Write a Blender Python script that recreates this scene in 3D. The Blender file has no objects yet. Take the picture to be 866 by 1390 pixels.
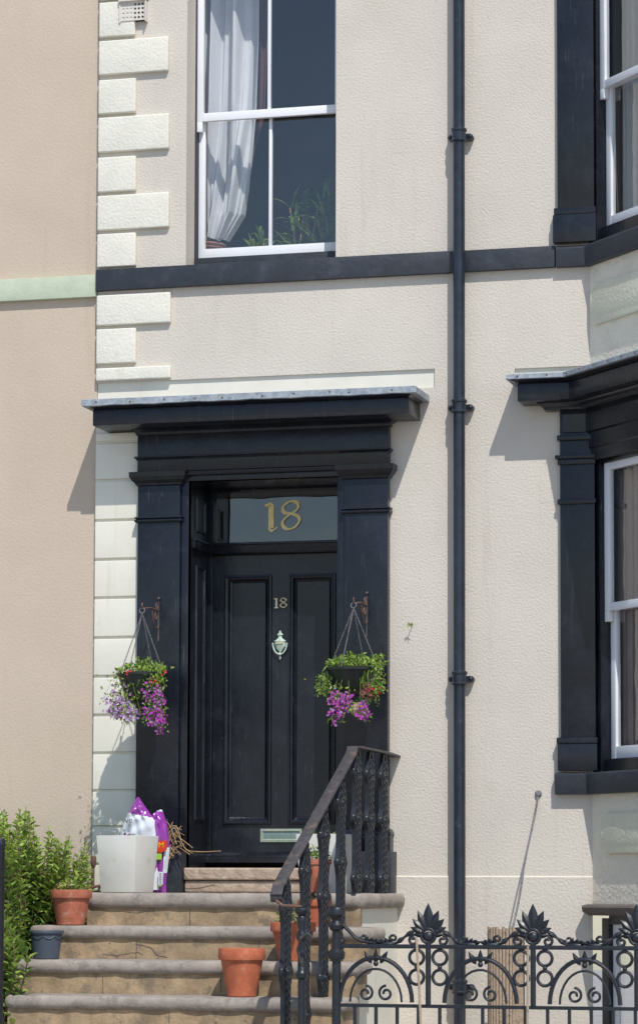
import bpy, bmesh, math, random
from mathutils import Vector, Matrix, noise as mnoise
R = math.radians
rnd = random.Random(18)
sc = bpy.context.scene
COL = sc.collection

# ------------------------------------------------------------ camera
FPX, CX, HOR = 4020.0, 433.0, 1205.0
YAW = R(15.0); PIT = math.atan(323/FPX); D = 20.62; ZC = 1.65
CY = HOR-323.0                       # optical axis; the rest of the upward view is lens shift
hdir = Vector((-math.sin(YAW), math.cos(YAW), 0))
FW = hdir*math.cos(PIT) + Vector((0, 0, math.sin(PIT)))
RT = Vector((math.cos(YAW), math.sin(YAW), 0))
UP = RT.cross(FW)
ROLL = .003
RT, UP = (RT*math.cos(ROLL)+UP*math.sin(ROLL)), (UP*math.cos(ROLL)-RT*math.sin(ROLL))
P0 = Vector((0, 0, ZC + D*math.sin(PIT)))
CAMP = P0 - FW*D
cd = bpy.data.cameras.new('camera'); cam = bpy.data.objects.new('camera', cd); COL.objects.link(cam)
cd.sensor_fit = 'VERTICAL'; cd.sensor_height = 36; cd.lens = 36*FPX/1390; cd.shift_y = (CY-695)/1390
cd.clip_start = 0.5; cd.clip_end = 2000
cam.matrix_world = Matrix.Translation(CAMP) @ Matrix((RT, UP, -FW)).transposed().to_4x4()
sc.camera = cam

# ------------------------------------------------------------ light
SUN = Vector((.245, -.416, .665)).normalized()
w = bpy.data.worlds.new('World'); sc.world = w; w.use_nodes = True
nt = w.node_tree; bg = nt.nodes['Background']
sky = nt.nodes.new('ShaderNodeTexSky'); sky.sky_type = 'NISHITA'; sky.sun_disc = False
sky.sun_elevation = math.asin(SUN.z)
sky.sun_rotation = math.atan2(SUN.x, SUN.y)
sky.air_density = 1.0; sky.dust_density = 0.6; sky.ozone_density = 1.5
nt.links.new(sky.outputs[0], bg.inputs[0]); bg.inputs[1].default_value = 0.145
sl = bpy.data.lights.new('sun', 'SUN'); so = bpy.data.objects.new('sun', sl); COL.objects.link(so)
sl.energy = 3.9; sl.angle = R(.5); sl.color = (1, .965, .91)
so.rotation_euler = SUN.to_track_quat('Z', 'Y').to_euler(); so.location = (8, -12, 20)
vs = sc.view_settings; vs.view_transform = 'Standard'; vs.look = 'None'; vs.gamma = 1
vs.exposure = 0.0; vs.use_curve_mapping = False
sc.cycles.max_bounces = 8; sc.cycles.transparent_max_bounces = 12

# ------------------------------------------------------------ measuring helpers (photo pixel -> metres on a real plane)
def ray(px, py): return (FW*FPX + RT*(px-CX) - UP*(py-CY)).normalized()
def hit(px, py, P, n):
    d = ray(px, py); return CAMP + d*((P-CAMP).dot(n)/d.dot(n))
def at(px, py, y=0.0): return hit(px, py, Vector((0, y, 0)), Vector((0, 1, 0)))
def X(px, y=0.0, py=800): return at(px, py, y).x
def Z(py, y=0.0, px=350): return at(px, py, y).z
PHI = R(49)
CDIR = Vector((math.cos(PHI), -math.sin(PHI), 0)); CN = Vector((-math.sin(PHI), -math.cos(PHI), 0))
C0 = Vector((X(802, 0, 800), 0, 0))
def atc(px, py, off=0.0):          # on the canted bay face: distance along it, height
    p = hit(px, py, C0+CN*off, CN); return (p-C0).dot(CDIR), p.z

# ------------------------------------------------------------ mesh helpers
class MB:
    def __init__(s): s.v = []; s.f = []; s.m = []; s.M = None; s.mi = 0
    def add(s, vs_, fs):
        b = len(s.v)
        for p in vs_:
            p = Vector(p); s.v.append(s.M @ p if s.M else p)
        for f in fs: s.f.append([b+i for i in f]); s.m.append(s.mi)
    def box(s, x0, x1, y0, y1, z0, z1):
        s.add([(x, y, z) for z in (z0, z1) for y in (y0, y1) for x in (x0, x1)],
              [(0,2,3,1),(4,5,7,6),(0,1,5,4),(2,6,7,3),(0,4,6,2),(1,3,7,5)])
    def quad(s, a, b, c, d): s.add([a, b, c, d], [(0,1,2,3)])
    def poly_prism(s, pts, to, d0, d1):    # closed outline, to(u,v,w)
        n = len(pts)
        s.add([to(u, v, d0) for u, v in pts]+[to(u, v, d1) for u, v in pts],
              [tuple(range(n)), tuple(range(2*n-1, n-1, -1))]+[(i, n+i, n+(i+1) % n, (i+1) % n) for i in range(n)])
    def tube(s, pts, r, n=8, cap=True, flat=None):
        pts = [Vector(p) for p in pts]; rs = r if isinstance(r, (list, tuple)) else [r]*len(pts)
        base = []; prev = None
        for i, p in enumerate(pts):
            t = (pts[min(i+1, len(pts)-1)]-pts[max(i-1, 0)])
            if t.length < 1e-9: t = Vector((0, 0, 1))
            t.normalize()
            if prev is None:
                a = Vector((0, 0, 1)) if abs(t.z) < .9 else Vector((0, 1, 0))
                u = t.cross(a).normalized()
            else:
                u = prev - t*prev.dot(t)
                u = u.normalized() if u.length > 1e-6 else t.orthogonal().normalized()
            prev = u; v = t.cross(u)
            base += [p+(u*math.cos(2*math.pi*k/n)+v*math.sin(2*math.pi*k/n))*rs[i] for k in range(n)]
        fs = []
        for i in range(len(pts)-1):
            for k in range(n):
                fs.append((i*n+k, i*n+(k+1) % n, (i+1)*n+(k+1) % n, (i+1)*n+k))
        if cap:
            fs.append(tuple(range(n-1, -1, -1))); q = (len(pts)-1)*n; fs.append(tuple(range(q, q+n)))
        s.add(base, fs)
    def lathe(s, c, prof, n=20, sx=1, sy=1, cap=True):   # prof (r,z) from bottom to top
        c = Vector(c); vv = []
        for r, z in prof:
            vv += [c+Vector((r*sx*math.cos(2*math.pi*k/n), r*sy*math.sin(2*math.pi*k/n), z)) for k in range(n)]
        fs = [(i*n+k, i*n+(k+1) % n, (i+1)*n+(k+1) % n, (i+1)*n+k) for i in range(len(prof)-1) for k in range(n)]
        if cap:
            fs.append(tuple(range(n-1, -1, -1))); q = (len(prof)-1)*n; fs.append(tuple(range(q, q+n)))
        s.add(vv, fs)
    def sphere(s, c, r, n=10, sc_=(1, 1, 1)):
        prof = [(max(1e-4, math.sin(math.pi*i/6)), -math.cos(math.pi*i/6)) for i in range(7)]
        c = Vector(c)
        vv = []
        for rr, z in prof:
            vv += [c+Vector((rr*r*sc_[0]*math.cos(2*math.pi*k/n), rr*r*sc_[1]*math.sin(2*math.pi*k/n), z*r*sc_[2])) for k in range(n)]
        s.add(vv, [(i*n+k, i*n+(k+1) % n, (i+1)*n+(k+1) % n, (i+1)*n+k) for i in range(6) for k in range(n)])
    def torus(s, c, ax_u, ax_v, R0, r, n=14, m=6):
        c = Vector(c); u = Vector(ax_u); v = Vector(ax_v); wv = u.cross(v)
        vv = []
        for i in range(n):
            a = 2*math.pi*i/n; d = u*math.cos(a)+v*math.sin(a)
            for j in range(m):
                b = 2*math.pi*j/m; vv.append(c+d*(R0+r*math.cos(b))+wv*(r*math.sin(b)))
        s.add(vv, [(i*m+j, ((i+1) % n)*m+j, ((i+1) % n)*m+(j+1) % m, i*m+(j+1) % m) for i in range(n) for j in range(m)])
    def sweep(s, path, prof, closed=False, to=None):
        """path: plan points; outward is to the RIGHT of travel. prof (offset, height)."""
        to = to or (lambda a, b, c: (a, b, c)); n = len(path); P = [Vector((p[0], p[1])) for p in path]
        offs = []
        for i in range(n):
            if closed: a, b, c = P[i-1], P[i], P[(i+1) % n]
            else: a, b, c = (P[i-1] if i else None), P[i], (P[i+1] if i < n-1 else None)
            def nr(p, q): d = (q-p).normalized(); return Vector((d.y, -d.x))
            if a is None: o = nr(b, c)
            elif c is None: o = nr(a, b)
            else:
                n1, n2 = nr(a, b), nr(b, c); o = (n1+n2); o = o/(max(.2, 1+n1.dot(n2)))
            offs.append(o)
        m = len(prof); vv = []
        for i in range(n):
            for o, z in prof:
                q = P[i]+offs[i]*o; vv.append(to(q.x, q.y, z))
        fs = []
        for i in range(n if closed else n-1):
            j = (i+1) % n
            for k in range(m-1): fs.append((i*m+k, i*m+k+1, j*m+k+1, j*m+k))
        if not closed:
            fs.append(tuple(range(m))); fs.append(tuple(range((n-1)*m+m-1, (n-1)*m-1, -1)))
        s.add(vv, fs)
    def build(s, name, mats, parent=None, bevel=0, smooth=False, seg=2, sharp=None):
        me = bpy.data.meshes.new(name); me.from_pydata([tuple(v) for v in s.v], [], s.f)
        mats = mats if isinstance(mats, (list, tuple)) else [mats]
        for m_ in mats: me.materials.append(m_)
        for i, p in enumerate(me.polygons): p.material_index = s.m[i]
        bm = bmesh.new(); bm.from_mesh(me)
        bmesh.ops.recalc_face_normals(bm, faces=bm.faces)
        if bevel:
            es = [e for e in bm.edges if len(e.link_faces) == 2 and e.calc_face_angle(0) > .5]
            bmesh.ops.bevel(bm, geom=es, offset=bevel, segments=seg, affect='EDGES', profile=.6, clamp_overlap=True)
        for f in bm.faces: f.smooth = smooth or bool(bevel)
        bm.to_mesh(me); bm.free()
        if bevel or smooth:
            try: me.set_sharp_from_angle(angle=R(38))
            except Exception: pass
        o = bpy.data.objects.new(name, me); COL.objects.link(o)
        if parent: place(o, parent)
        return o
def place(o, parent):
    o.parent = parent
    M = Matrix.Identity(4); p = parent
    while p: M = Matrix.Translation(p.location) @ M; p = p.parent
    # parents carry only translation: keep mesh where it was built
    o.matrix_parent_inverse = Matrix.Identity(4)
    o.location = Vector(o.location) - M.translation
def tag(o, label, cat, group=None, kind=None):
    if label: o['label'] = label
    if cat: o['category'] = cat
    if group: o['group'] = group
    if kind: o['kind'] = kind
    return o
def thing(name, loc, label, cat, group=None):
    o = bpy.data.objects.new(name, None); COL.objects.link(o); o.location = loc; o.empty_display_size = .1
    return tag(o, label, cat, group)

# ------------------------------------------------------------ materials
def mat(name, col, rough=.7, var=.12, vscale=6, bump=0, bscale=80, metal=0, spots=None, spec=.5, coat=0, bdist=.004,
        stain=None, streak=None, vor=0, sss=0, scratch=None):
    m = bpy.data.materials.new(name); m.use_nodes = True; N = m.node_tree.nodes; L = m.node_tree.links
    b = N['Principled BSDF']; b.inputs['Roughness'].default_value = rough; b.inputs['Metallic'].default_value = metal
    b.inputs['Specular IOR Level'].default_value = spec
    if coat: b.inputs['Coat Weight'].default_value = coat; b.inputs['Coat Roughness'].default_value = .15
    g = N.new('ShaderNodeNewGeometry')
    def noise(scale, det=4, vec=None, rough_=.6):
        n = N.new('ShaderNodeTexNoise'); n.inputs['Scale'].default_value = scale; n.inputs['Detail'].default_value = det
        n.inputs['Roughness'].default_value = rough_
        L.new(vec or g.outputs['Position'], n.inputs['Vector']); return n.outputs['Fac']
    def ramp(fac, p0, p1, c0=(0, 0, 0, 1), c1=(1, 1, 1, 1)):
        r = N.new('ShaderNodeValToRGB'); r.color_ramp.elements[0].position = p0; r.color_ramp.elements[1].position = p1
        r.color_ramp.elements[0].color = c0; r.color_ramp.elements[1].color = c1
        L.new(fac, r.inputs[0]); return r.outputs[0]
    def mix(fac, a, bcol, mode='MIX'):
        x = N.new('ShaderNodeMix'); x.data_type = 'RGBA'; x.blend_type = mode
        if isinstance(fac, (int, float)): x.inputs[0].default_value = fac
        else: L.new(fac, x.inputs[0])
        for i, q in ((6, a), (7, bcol)):
            if isinstance(q, tuple): x.inputs[i].default_value = (*q[:3], 1)
            else: L.new(q, x.inputs[i])
        return x.outputs[2]
    c = tuple(col)
    lo = tuple(v*(1-var) for v in c); hi = tuple(min(1, v*(1+var)) for v in c)
    cur = ramp(noise(vscale, 6), .32, .68, (*lo, 1), (*hi, 1))
    if stain:    # (colour, scale, threshold)
        cur = mix(ramp(noise(stain[1], 7, rough_=.7), stain[2], stain[2]+.13), cur, stain[0])
    if streak:   # vertical weather streaks
        mp = N.new('ShaderNodeMapping'); mp.inputs['Scale'].default_value = (streak[1], streak[1], streak[1]*.06)
        L.new(g.outputs['Position'], mp.inputs[0])
        cur = mix(ramp(noise(1, 6, mp.outputs[0], .65), streak[2], streak[2]+.15), cur, streak[0])
    if scratch:  # fine worn lines running with the grain
        mp3 = N.new('ShaderNodeMapping'); mp3.inputs['Scale'].default_value = (scratch[1], scratch[1], scratch[1]*.035)
        L.new(g.outputs['Position'], mp3.inputs[0])
        ms_ = N.new('ShaderNodeMath'); ms_.operation = 'MULTIPLY'
        L.new(ramp(noise(1, 2, mp3.outputs[0], .5), scratch[2], scratch[2]+.04), ms_.inputs[0]); L.new(ramp(noise(6, 4), .48, .60), ms_.inputs[1])
        cur = mix(ms_.outputs[0], cur, scratch[0])
    if spots:
        cur = mix(ramp(noise(spots[1], 3, rough_=.8), spots[2], spots[2]+.04), cur, spots[0])
    L.new(cur, b.inputs['Base Color'])
    if bump:
        bn = N.new('ShaderNodeBump'); bn.inputs['Strength'].default_value = bump; bn.inputs['Distance'].default_value = bdist
        h = noise(bscale, 5, rough_=.55)
        if vor:
            vo = N.new('ShaderNodeTexVoronoi'); vo.inputs['Scale'].default_value = vor
            mp2 = N.new('ShaderNodeMapping'); mp2.inputs['Scale'].default_value = (.75, .75, 1.3)
            nz = N.new('ShaderNodeTexNoise'); nz.inputs['Scale'].default_value = vor*.6
            L.new(g.outputs['Position'], nz.inputs['Vector'])
            ad = N.new('ShaderNodeVectorMath'); ad.operation = 'MULTIPLY_ADD'
            L.new(nz.outputs['Color'], ad.inputs[0]); ad.inputs[1].default_value = (.05,)*3; L.new(g.outputs['Position'], ad.inputs[2])
            L.new(ad.outputs[0], mp2.inputs[0]); L.new(mp2.outputs[0], vo.inputs['Vector'])
            pit = ramp(vo.outputs['Distance'], .02, .34)
            mask = ramp(noise(vor*.22, 3), .47, .62)
            pm = mix(mask, (1, 1, 1), pit)
            mu = N.new('ShaderNodeMath'); mu.operation = 'MULTIPLY_ADD'; L.new(pm, mu.inputs[0]); mu.inputs[1].default_value = .5; L.new(h, mu.inputs[2])
            h = mu.outputs[0]
        L.new(h, bn.inputs['Height']); L.new(bn.outputs[0], b.inputs['Normal'])
    if sss:
        b.inputs['Transmission Weight'].default_value = 0
        tr = N.new('ShaderNodeBsdfTranslucent'); L.new(cur, tr.inputs[0])
        ms = N.new('ShaderNodeMixShader'); ms.inputs[0].default_value = sss
        L.new(b.outputs[0], ms.inputs[1]); L.new(tr.outputs[0], ms.inputs[2])
        L.new(ms.outputs[0], N['Material Output'].inputs[0])
    return m
M = {}
M['render'] = mat('cream_render', (.605, .555, .485), .85, .05, 1.5, .62, 60, bdist=.008, vor=62, spots=((.40, .36, .32), 70, .735), stain=((.57, .515, .44), 1.1, .58), streak=((.545, .49, .42), 7, .58))
M['render_n'] = mat('pink_render', (.545, .45, .355), .9, .05, 1.2, .45, 60, bdist=.006, vor=80, streak=((.50, .41, .325), 5, .58))
M['canted'] = mat('grey_cream_render', (.80, .74, .62), .85, .06, 3, .8, 34, bdist=.012, vor=50, stain=((.70, .65, .54), 2, .55))
M['panel'] = mat('greenish_panel_render', (.68, .67, .53), .85, .06, 3, .8, 40, bdist=.008, vor=60)
M['quoin'] = mat('white_quoin_paint', (.73, .705, .615), .7, .05, 5, .6, 50, bdist=.008, stain=((.62, .58, .47), 5, .60))
M['quoin_s'] = mat('smooth_white_paint', (.73, .705, .61), .6, .05, 3, .25, 16, bdist=.006, stain=((.64, .59, .47), 4, .60), streak=((.66, .62, .50), 14, .60))
M['white'] = mat('white_gloss', (.80, .81, .84), .35, .03, 4, .1, 30, spots=((.35, .3, .25), 60, .73))
M['black'] = mat('black_gloss_paint', (.008, .010, .016), .27, .25, 8, .22, 20, bdist=.006,
                 spots=((.16, .15, .14), 55, .72), spec=.42, stain=((.016, .019, .028), 3, .52), streak=((.024, .026, .034), 30, .60), scratch=((.065, .062, .065), 110, .67))
M['blackm'] = mat('black_masonry_paint', (.026, .031, .042), .5, .2, 7, .45, 22, bdist=.008,
                  stain=((.046, .052, .066), 4, .55), spots=((.2, .19, .18), 40, .74))
M['iron'] = mat('black_cast_iron', (.012, .015, .021), .38, .3, 30, .35, 90, spots=((.12, .10, .09), 90, .66), bdist=.003)
M['ironworn'] = mat('worn_rail_iron', (.055, .05, .052), .5, .3, 20, .5, 60, stain=((.16, .10, .075), 14, .55), spots=((.25, .2, .17), 80, .66))
M['pipe'] = mat('pipe_black_paint', (.016, .022, .036), .33, .3, 10, .5, 45, bdist=.004, stain=((.07, .09, .12), 18, .60))
M['rust'] = mat('rusty_iron', (.16, .085, .06), .85, .3, 40, .5, 80, spots=((.3, .22, .18), 60, .62))
M['lead'] = mat('lead_flashing', (.29, .325, .365), .6, .25, 25, .6, 30, bdist=.006, metal=.0, stain=((.16, .2, .27), 30, .52), spots=((.42, .42, .4), 45, .62))
M['tread'] = mat('worn_grey_step_stone', (.30, .26, .225), .9, .22, 7, .6, 45, bdist=.006, stain=((.20, .175, .15), 9, .52), spots=((.42, .37, .3), 40, .64))
M['riser'] = mat('sandstone_riser', (.345, .25, .15), .92, .34, 5, .5, 40, bdist=.008, stain=((.20, .155, .105), 6, .50), spots=((.10, .085, .07), 30, .66))
M['thresh'] = mat('worn_pink_threshold', (.44, .34, .26), .9, .25, 9, .9, 22, bdist=.016, stain=((.52, .46, .38), 8, .54), spots=((.16, .12, .09), 24, .70))
M['terra'] = mat('terracotta', (.40, .125, .07), .85, .2, 12, .3, 70, stain=((.50, .27, .20), 14, .54), streak=((.33, .10, .055), 20, .58), spots=((.6, .45, .4), 28, .72))
M['terra2'] = mat('bright_terracotta', (.47, .13, .06), .8, .18, 12, .25, 70, stain=((.52, .24, .15), 12, .58))
M['bluepot'] = mat('slate_blue_plastic', (.06, .078, .105), .5, .12, 14, .15, 60)
M['planter'] = mat('cream_planter', (.66, .65, .60), .6, .05, 5, .15, 25, stain=((.55, .52, .43), 7, .58), spots=((.2, .17, .12), 50, .74))
M['soil'] = mat('soil', (.05, .035, .025), 1, .4, 60, .9, 90)
M['basketp'] = mat('dark_green_plastic', (.018, .024, .022), .35, .25, 20, .15, 40)
M['leaf'] = mat('leaf_privet', (.15, .26, .045), .42, .55, 16, .1, 60, sss=.25)
M['leafl'] = mat('leaf_young', (.30, .42, .075), .45, .35, 20, .1, 60, sss=.3)
M['leafd'] = mat('leaf_dark', (.03, .07, .015), .45, .4, 20, sss=.15)
M['stem'] = mat('woody_stem', (.15, .09, .055), .85, .3, 40)
M['dry'] = mat('dry_stem', (.42, .27, .14), .8, .3, 40)
M['purplef'] = mat('lobelia_purple', (.42, .05, .38), .6, .3, 50, sss=.3)
M['lilacf'] = mat('lobelia_lilac', (.40, .22, .46), .6, .3, 50, sss=.3)
M['redf'] = mat('red_flower', (.6, .02, .02), .5, .3, 50, sss=.2)
M['bronze'] = mat('bronze_leaf', (.16, .04, .035), .5, .4, 40, sss=.15)
M['gold'] = mat('gold_leaf', (.92, .72, .30), .45, .12, 40, .1, 80)
M['brassn'] = mat('brass_numeral', (.66, .56, .36), .4, .15, 60, metal=.35, stain=((.75, .62, .55), 20, .5))
M['verdi'] = mat('verdigris_brass', (.46, .58, .50), .45, .25, 50, .2, 60, stain=((.42, .44, .25), 40, .55))
M['verdi2'] = mat('pale_letterbox_brass', (.30, .36, .29), .45, .15, 30)
M['flap'] = mat('letterbox_flap', (.17, .25, .24), .35, .15, 30)
M['bagp'] = mat('bag_purple', (.28, .045, .33), .28, .2, 10, .35, 14, bdist=.012, coat=.3)
M['bagw'] = mat('bag_white', (.66, .70, .76), .3, .08, 10, .45, 12, bdist=.012, coat=.3)
M['bagr'] = mat('bag_red', (.62, .06, .02), .35, .1, 20)
M['bagy'] = mat('bag_yellow', (.85, .55, .03), .35, .1, 20)
M['bagg'] = mat('bag_green', (.35, .58, .08), .35, .1, 20)
M['ink'] = mat('dark_print', (.05, .05, .06), .5)
M['curtain'] = mat('white_curtain', (.83, .84, .87), .7, .04, 8, .15, 60, sss=.2)
M['lining'] = mat('brown_curtain', (.16, .09, .075), .85, .1, 20)
M['net'] = mat('grey_net_curtain', (.62, .63, .62), .9, .05, 12, sss=.3)
M['blind'] = mat('beige_blind', (.50, .46, .40), .9, .05, 8, .2, 40)
M['shutter'] = mat('taupe_shutter', (.26, .21, .20), .6, .08, 8)
M['room'] = mat('room_plaster', (.20, .19, .18), .95, .05, 3)
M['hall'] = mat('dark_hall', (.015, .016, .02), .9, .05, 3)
M['wicker'] = mat('pink_wicker', (.38, .17, .13), .8, .4, 90, .8, 120, bdist=.006)
M['green'] = mat('green_band_paint', (.47, .53, .40), .75, .08, 8, .4, 30, bdist=.006, spots=((.62, .63, .55), 25, .7))
M['wood'] = mat('weathered_wood', (.42, .32, .23), .9, .3, 30, .5, 60, stain=((.22, .16, .11), 30, .5))
M['steel'] = mat('galvanised_rod', (.19, .19, .20), .75, .25, 60, spec=.2, stain=((.12, .11, .11), 25, .5))
M['pave'] = mat('paving', (.33, .31, .29), .9, .15, 3, .4, 30)
M['lintel'] = mat('brown_stone_lintel', (.13, .105, .095), .85, .2, 8, .5, 30)
M['vent'] = mat('cream_vent', (.66, .62, .56), .7, .05, 9)
M['dark'] = mat('dark_void', (.01, .01, .01), 1, 0)
def glass():
    m = bpy.data.materials.new('window_glass'); m.use_nodes = True; N = m.node_tree.nodes; L = m.node_tree.links
    N.remove(N['Principled BSDF'])
    t = N.new('ShaderNodeBsdfTransparent'); t.inputs[0].default_value = (.96, .97, .97, 1)
    gl = N.new('ShaderNodeBsdfGlossy'); gl.inputs['Roughness'].default_value = .015
    gg = N.new('ShaderNodeNewGeometry'); nn = N.new('ShaderNodeTexNoise'); nn.inputs['Scale'].default_value = 2.2; nn.inputs['Detail'].default_value = 2; L.new(gg.outputs['Position'], nn.inputs['Vector'])
    bb_ = N.new('ShaderNodeBump'); bb_.inputs['Strength'].default_value = .22; bb_.inputs['Distance'].default_value = .02; L.new(nn.outputs['Fac'], bb_.inputs['Height']); L.new(bb_.outputs[0], gl.inputs['Normal'])
    fr = N.new('ShaderNodeLayerWeight'); fr.inputs[0].default_value = .5
    pw = N.new('ShaderNodeMath'); pw.operation = 'POWER'; pw.inputs[1].default_value = 4.5; L.new(fr.outputs['Facing'], pw.inputs[0])
    mu = N.new('ShaderNodeMath'); mu.operation = 'MULTIPLY_ADD'; mu.inputs[1].default_value = .87; mu.inputs[2].default_value = .13
    L.new(pw.outputs[0], mu.inputs[0])
    ms = N.new('ShaderNodeMixShader'); L.new(mu.outputs[0], ms.inputs[0]); L.new(t.outputs[0], ms.inputs[1]); L.new(gl.outputs[0], ms.inputs[2])
    L.new(ms.outputs[0], N['Material Output'].inputs[0]); return m
M['glass'] = glass()

# ------------------------------------------------------------ walls with openings
def wall_grid(mb, x0, x1, z0, z1, holes, y=0.0, to=None):
    """holes: (xa,xb,za,zb,depth)."""
    to = to or (lambda a, d, c: (a, y+d, c))
    xs = sorted({x0, x1, *[v for h in holes for v in h[:2] if x0 < v < x1]})
    zs = sorted({z0, z1, *[v for h in holes for v in h[2:4] if z0 < v < z1]})
    for i in range(len(xs)-1):
        for j in range(len(zs)-1):
            cx, cz = (xs[i]+xs[i+1])/2, (zs[j]+zs[j+1])/2
            if any(h[0] < cx < h[1] and h[2] < cz < h[3] for h in holes): continue
            mb.quad(to(xs[i], 0, zs[j]), to(xs[i+1], 0, zs[j]), to(xs[i+1], 0, zs[j+1]), to(xs[i], 0, zs[j+1]))
    for a, b, c, d, dp in holes:
        if b < x1: mb.quad(to(b, 0, c), to(b, dp, c), to(b, dp, d), to(b, 0, d))
        if a > x0: mb.quad(to(a, 0, c), to(a, dp, c), to(a, dp, d), to(a, 0, d))
        mb.quad(to(a, 0, c), to(b, 0, c), to(b, dp, c), to(a, dp, c))
        mb.quad(to(a, 0, d), to(b, 0, d), to(b, dp, d), to(a, dp, d))

ZTOP = Z(0)+1.2
XL = X(131, 0, 600)                     # party line of the two houses
ZP = Z(1212.5, -1.17)            # platform top
xd0, xd1 = X(255, -.065), X(457, -.065)     # door opening
zd1 = Z(650, -.05, 356)                   # its head
wx0, wx1 = X(253.5, 0, 200), X(456, 0, 200)                 # upper window opening
zb1 = at(370, 353.5, -.04).z; zb0 = at(370, 382.5, -.04).z     # band course
zst0, zst1 = at(360, 536, .02).z, at(360, 511, .02).z  # strip above the cornice
zpl = at(600, 1189).z

# ground ---------------------------------------------------------------
g = MB(); g.box(-60, 60, -70, 40, -.2, 0); go = g.build('pavement', M['pave']); tag(go, None, None, kind='structure')

house = thing('terraced_house', (0, 0, 0), 'cream rendered terraced house with black painted door surround and bay window', 'house')
wl = MB()
strip = (XL+.003, X(590), zst0, zst1, .02)
bsx0 = X(698, 0, 500)
wall_grid(wl, XL+.003, C0.x, 0, ZTOP, [(wx0, wx1, zb1-.03, ZTOP-.5, .40), (xd0-.02, xd1+.02, ZP-.1, zd1+.05, .45),
    strip, (bsx0, C0.x, at(730, 518, 0).z, at(730, 499, 0).z, .02)])
wl.build('wall', M['render'], house)
sp = MB(); sp.quad((strip[0], .018, zst0), (strip[1], .018, zst0), (strip[1], .018, zst1), (strip[0], .018, zst1))
sp.box(bsx0, C0.x, .018, .03, at(730, 518, 0).z, at(730, 499, 0).z)
sp.build('flashing_strip', M['quoin_s'], house)
# plinth slightly proud, sloped top
pz = MB(); pz.sweep([(XL+.003, 0), (X(131)+.01, 0), (C0.x-.0, 0)], [(0, 0), (.012, 0), (.012, zpl-.008), (0, zpl+.002)])
pz.build('plinth', M['render'], house)

# band course
b = MB(); b.box(XL, X(612), -.045, .0, zb0, zb1); b.box(X(612), X(752, -.05, 350), -.046, .0, zb0+.002, zb1-.003)
b.build('band_course', M['blackm'], house, bevel=.004)
# quoins ---------------------------------------------------------------
def quoin(y0, y1, xr, m, yd=-.035, joint=False, bev=.010):
    q = MB(); za, zb = at(133, y1, yd).z, at(133, y0, yd).z
    x1 = X(xr, yd, (y0+y1)/2)
    q.box(XL+.004, x1, yd, .002, za, zb)
    return q.build('quoin', m, house, bevel=bev, seg=3)
for y0, y1, xr in [(-96, -48, 228), (-44, 0, 183), (4, 51, 183), (56, 102, 228), (109, 155, 184), (160, 207, 229), (214, 261, 184), (266, 313, 229),
                   (318, 363, 184), (401, 442, 231), (447, 494, 184), (500, 517, 231)]:
    quoin(y0, y1, xr, M['quoin'])
js = [586, 600, 651.5, 706, 759, 811, 865, 917.5, 970, 1021.5, 1072.5, 1121.5, 1172, 1210]
bk = MB(); bk.box(XL+.002, X(190), -.004, .0, ZP-.05, Z(556, 0, 140)); bk.build('quoin_backing', M['quoin_s'], house)
for a, c in zip(js[:-1], js[1:]):
    quoin(a+2.6, c-.8, 190, M['quoin_s'], yd=-.022, bev=.006)

# air brick
av = MB(); ax0, ax1 = X(167, 0, 16), X(200, 0, 16); az0, az1 = at(183, 30, 0).z, at(183, 4, 0).z
vent = thing('air_brick', (ax0, 0, az0), 'small cream perforated air brick beside the top quoin', 'air vent')
fr = MB(); pr = [(0, 0), (.018, 0), (.018, .012), (0, .012)]
nx, nz = 6, 4; cw = (ax1-ax0)/(nx+.4); ch = (az1-az0)/(nz+.4)
hl = []
for i in range(nx):
    for j in range(nz):
        cx = ax0+cw*(.7+i); cz = az0+ch*(.7+j); r_ = .008
        hl.append((cx-r_, cx+r_, cz-r_, cz+r_, .012))
wall_grid(fr, ax0, ax1, az0, az1, hl, y=-.040)
fr.box(ax0-.012, ax0, -.046, 0, az0-.01, az1+.01); fr.box(ax1, ax1+.008, -.055, 0, az0-.01, az1+.03); fr.box(ax0-.012, ax1+.008, -.062, 0, az1, az1+.03)
fr.build('grille', M['vent'], vent)
bb = MB(); bb.box(ax0, ax1, -.030, -.002, az0, az1); bb.build('void', M['dark'], vent)

# ------------------------------------------------------------ neighbour house
nb = thing('neighbouring_house', (XL-1, 0, 0), 'pinkish beige rendered house at the left with a pale green band', 'house')
n_ = MB(); n_.box(XL-6, XL, .012, .3, 0, ZTOP); n_.build('wall', M['render_n'], nb)
n_ = MB(); n_.box(XL-6, XL-.002, -.03, .012, at(100, 404, -.03).z, at(100, 374, -.03).z); n_.build('band', M['green'], nb, bevel=.006)

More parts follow.
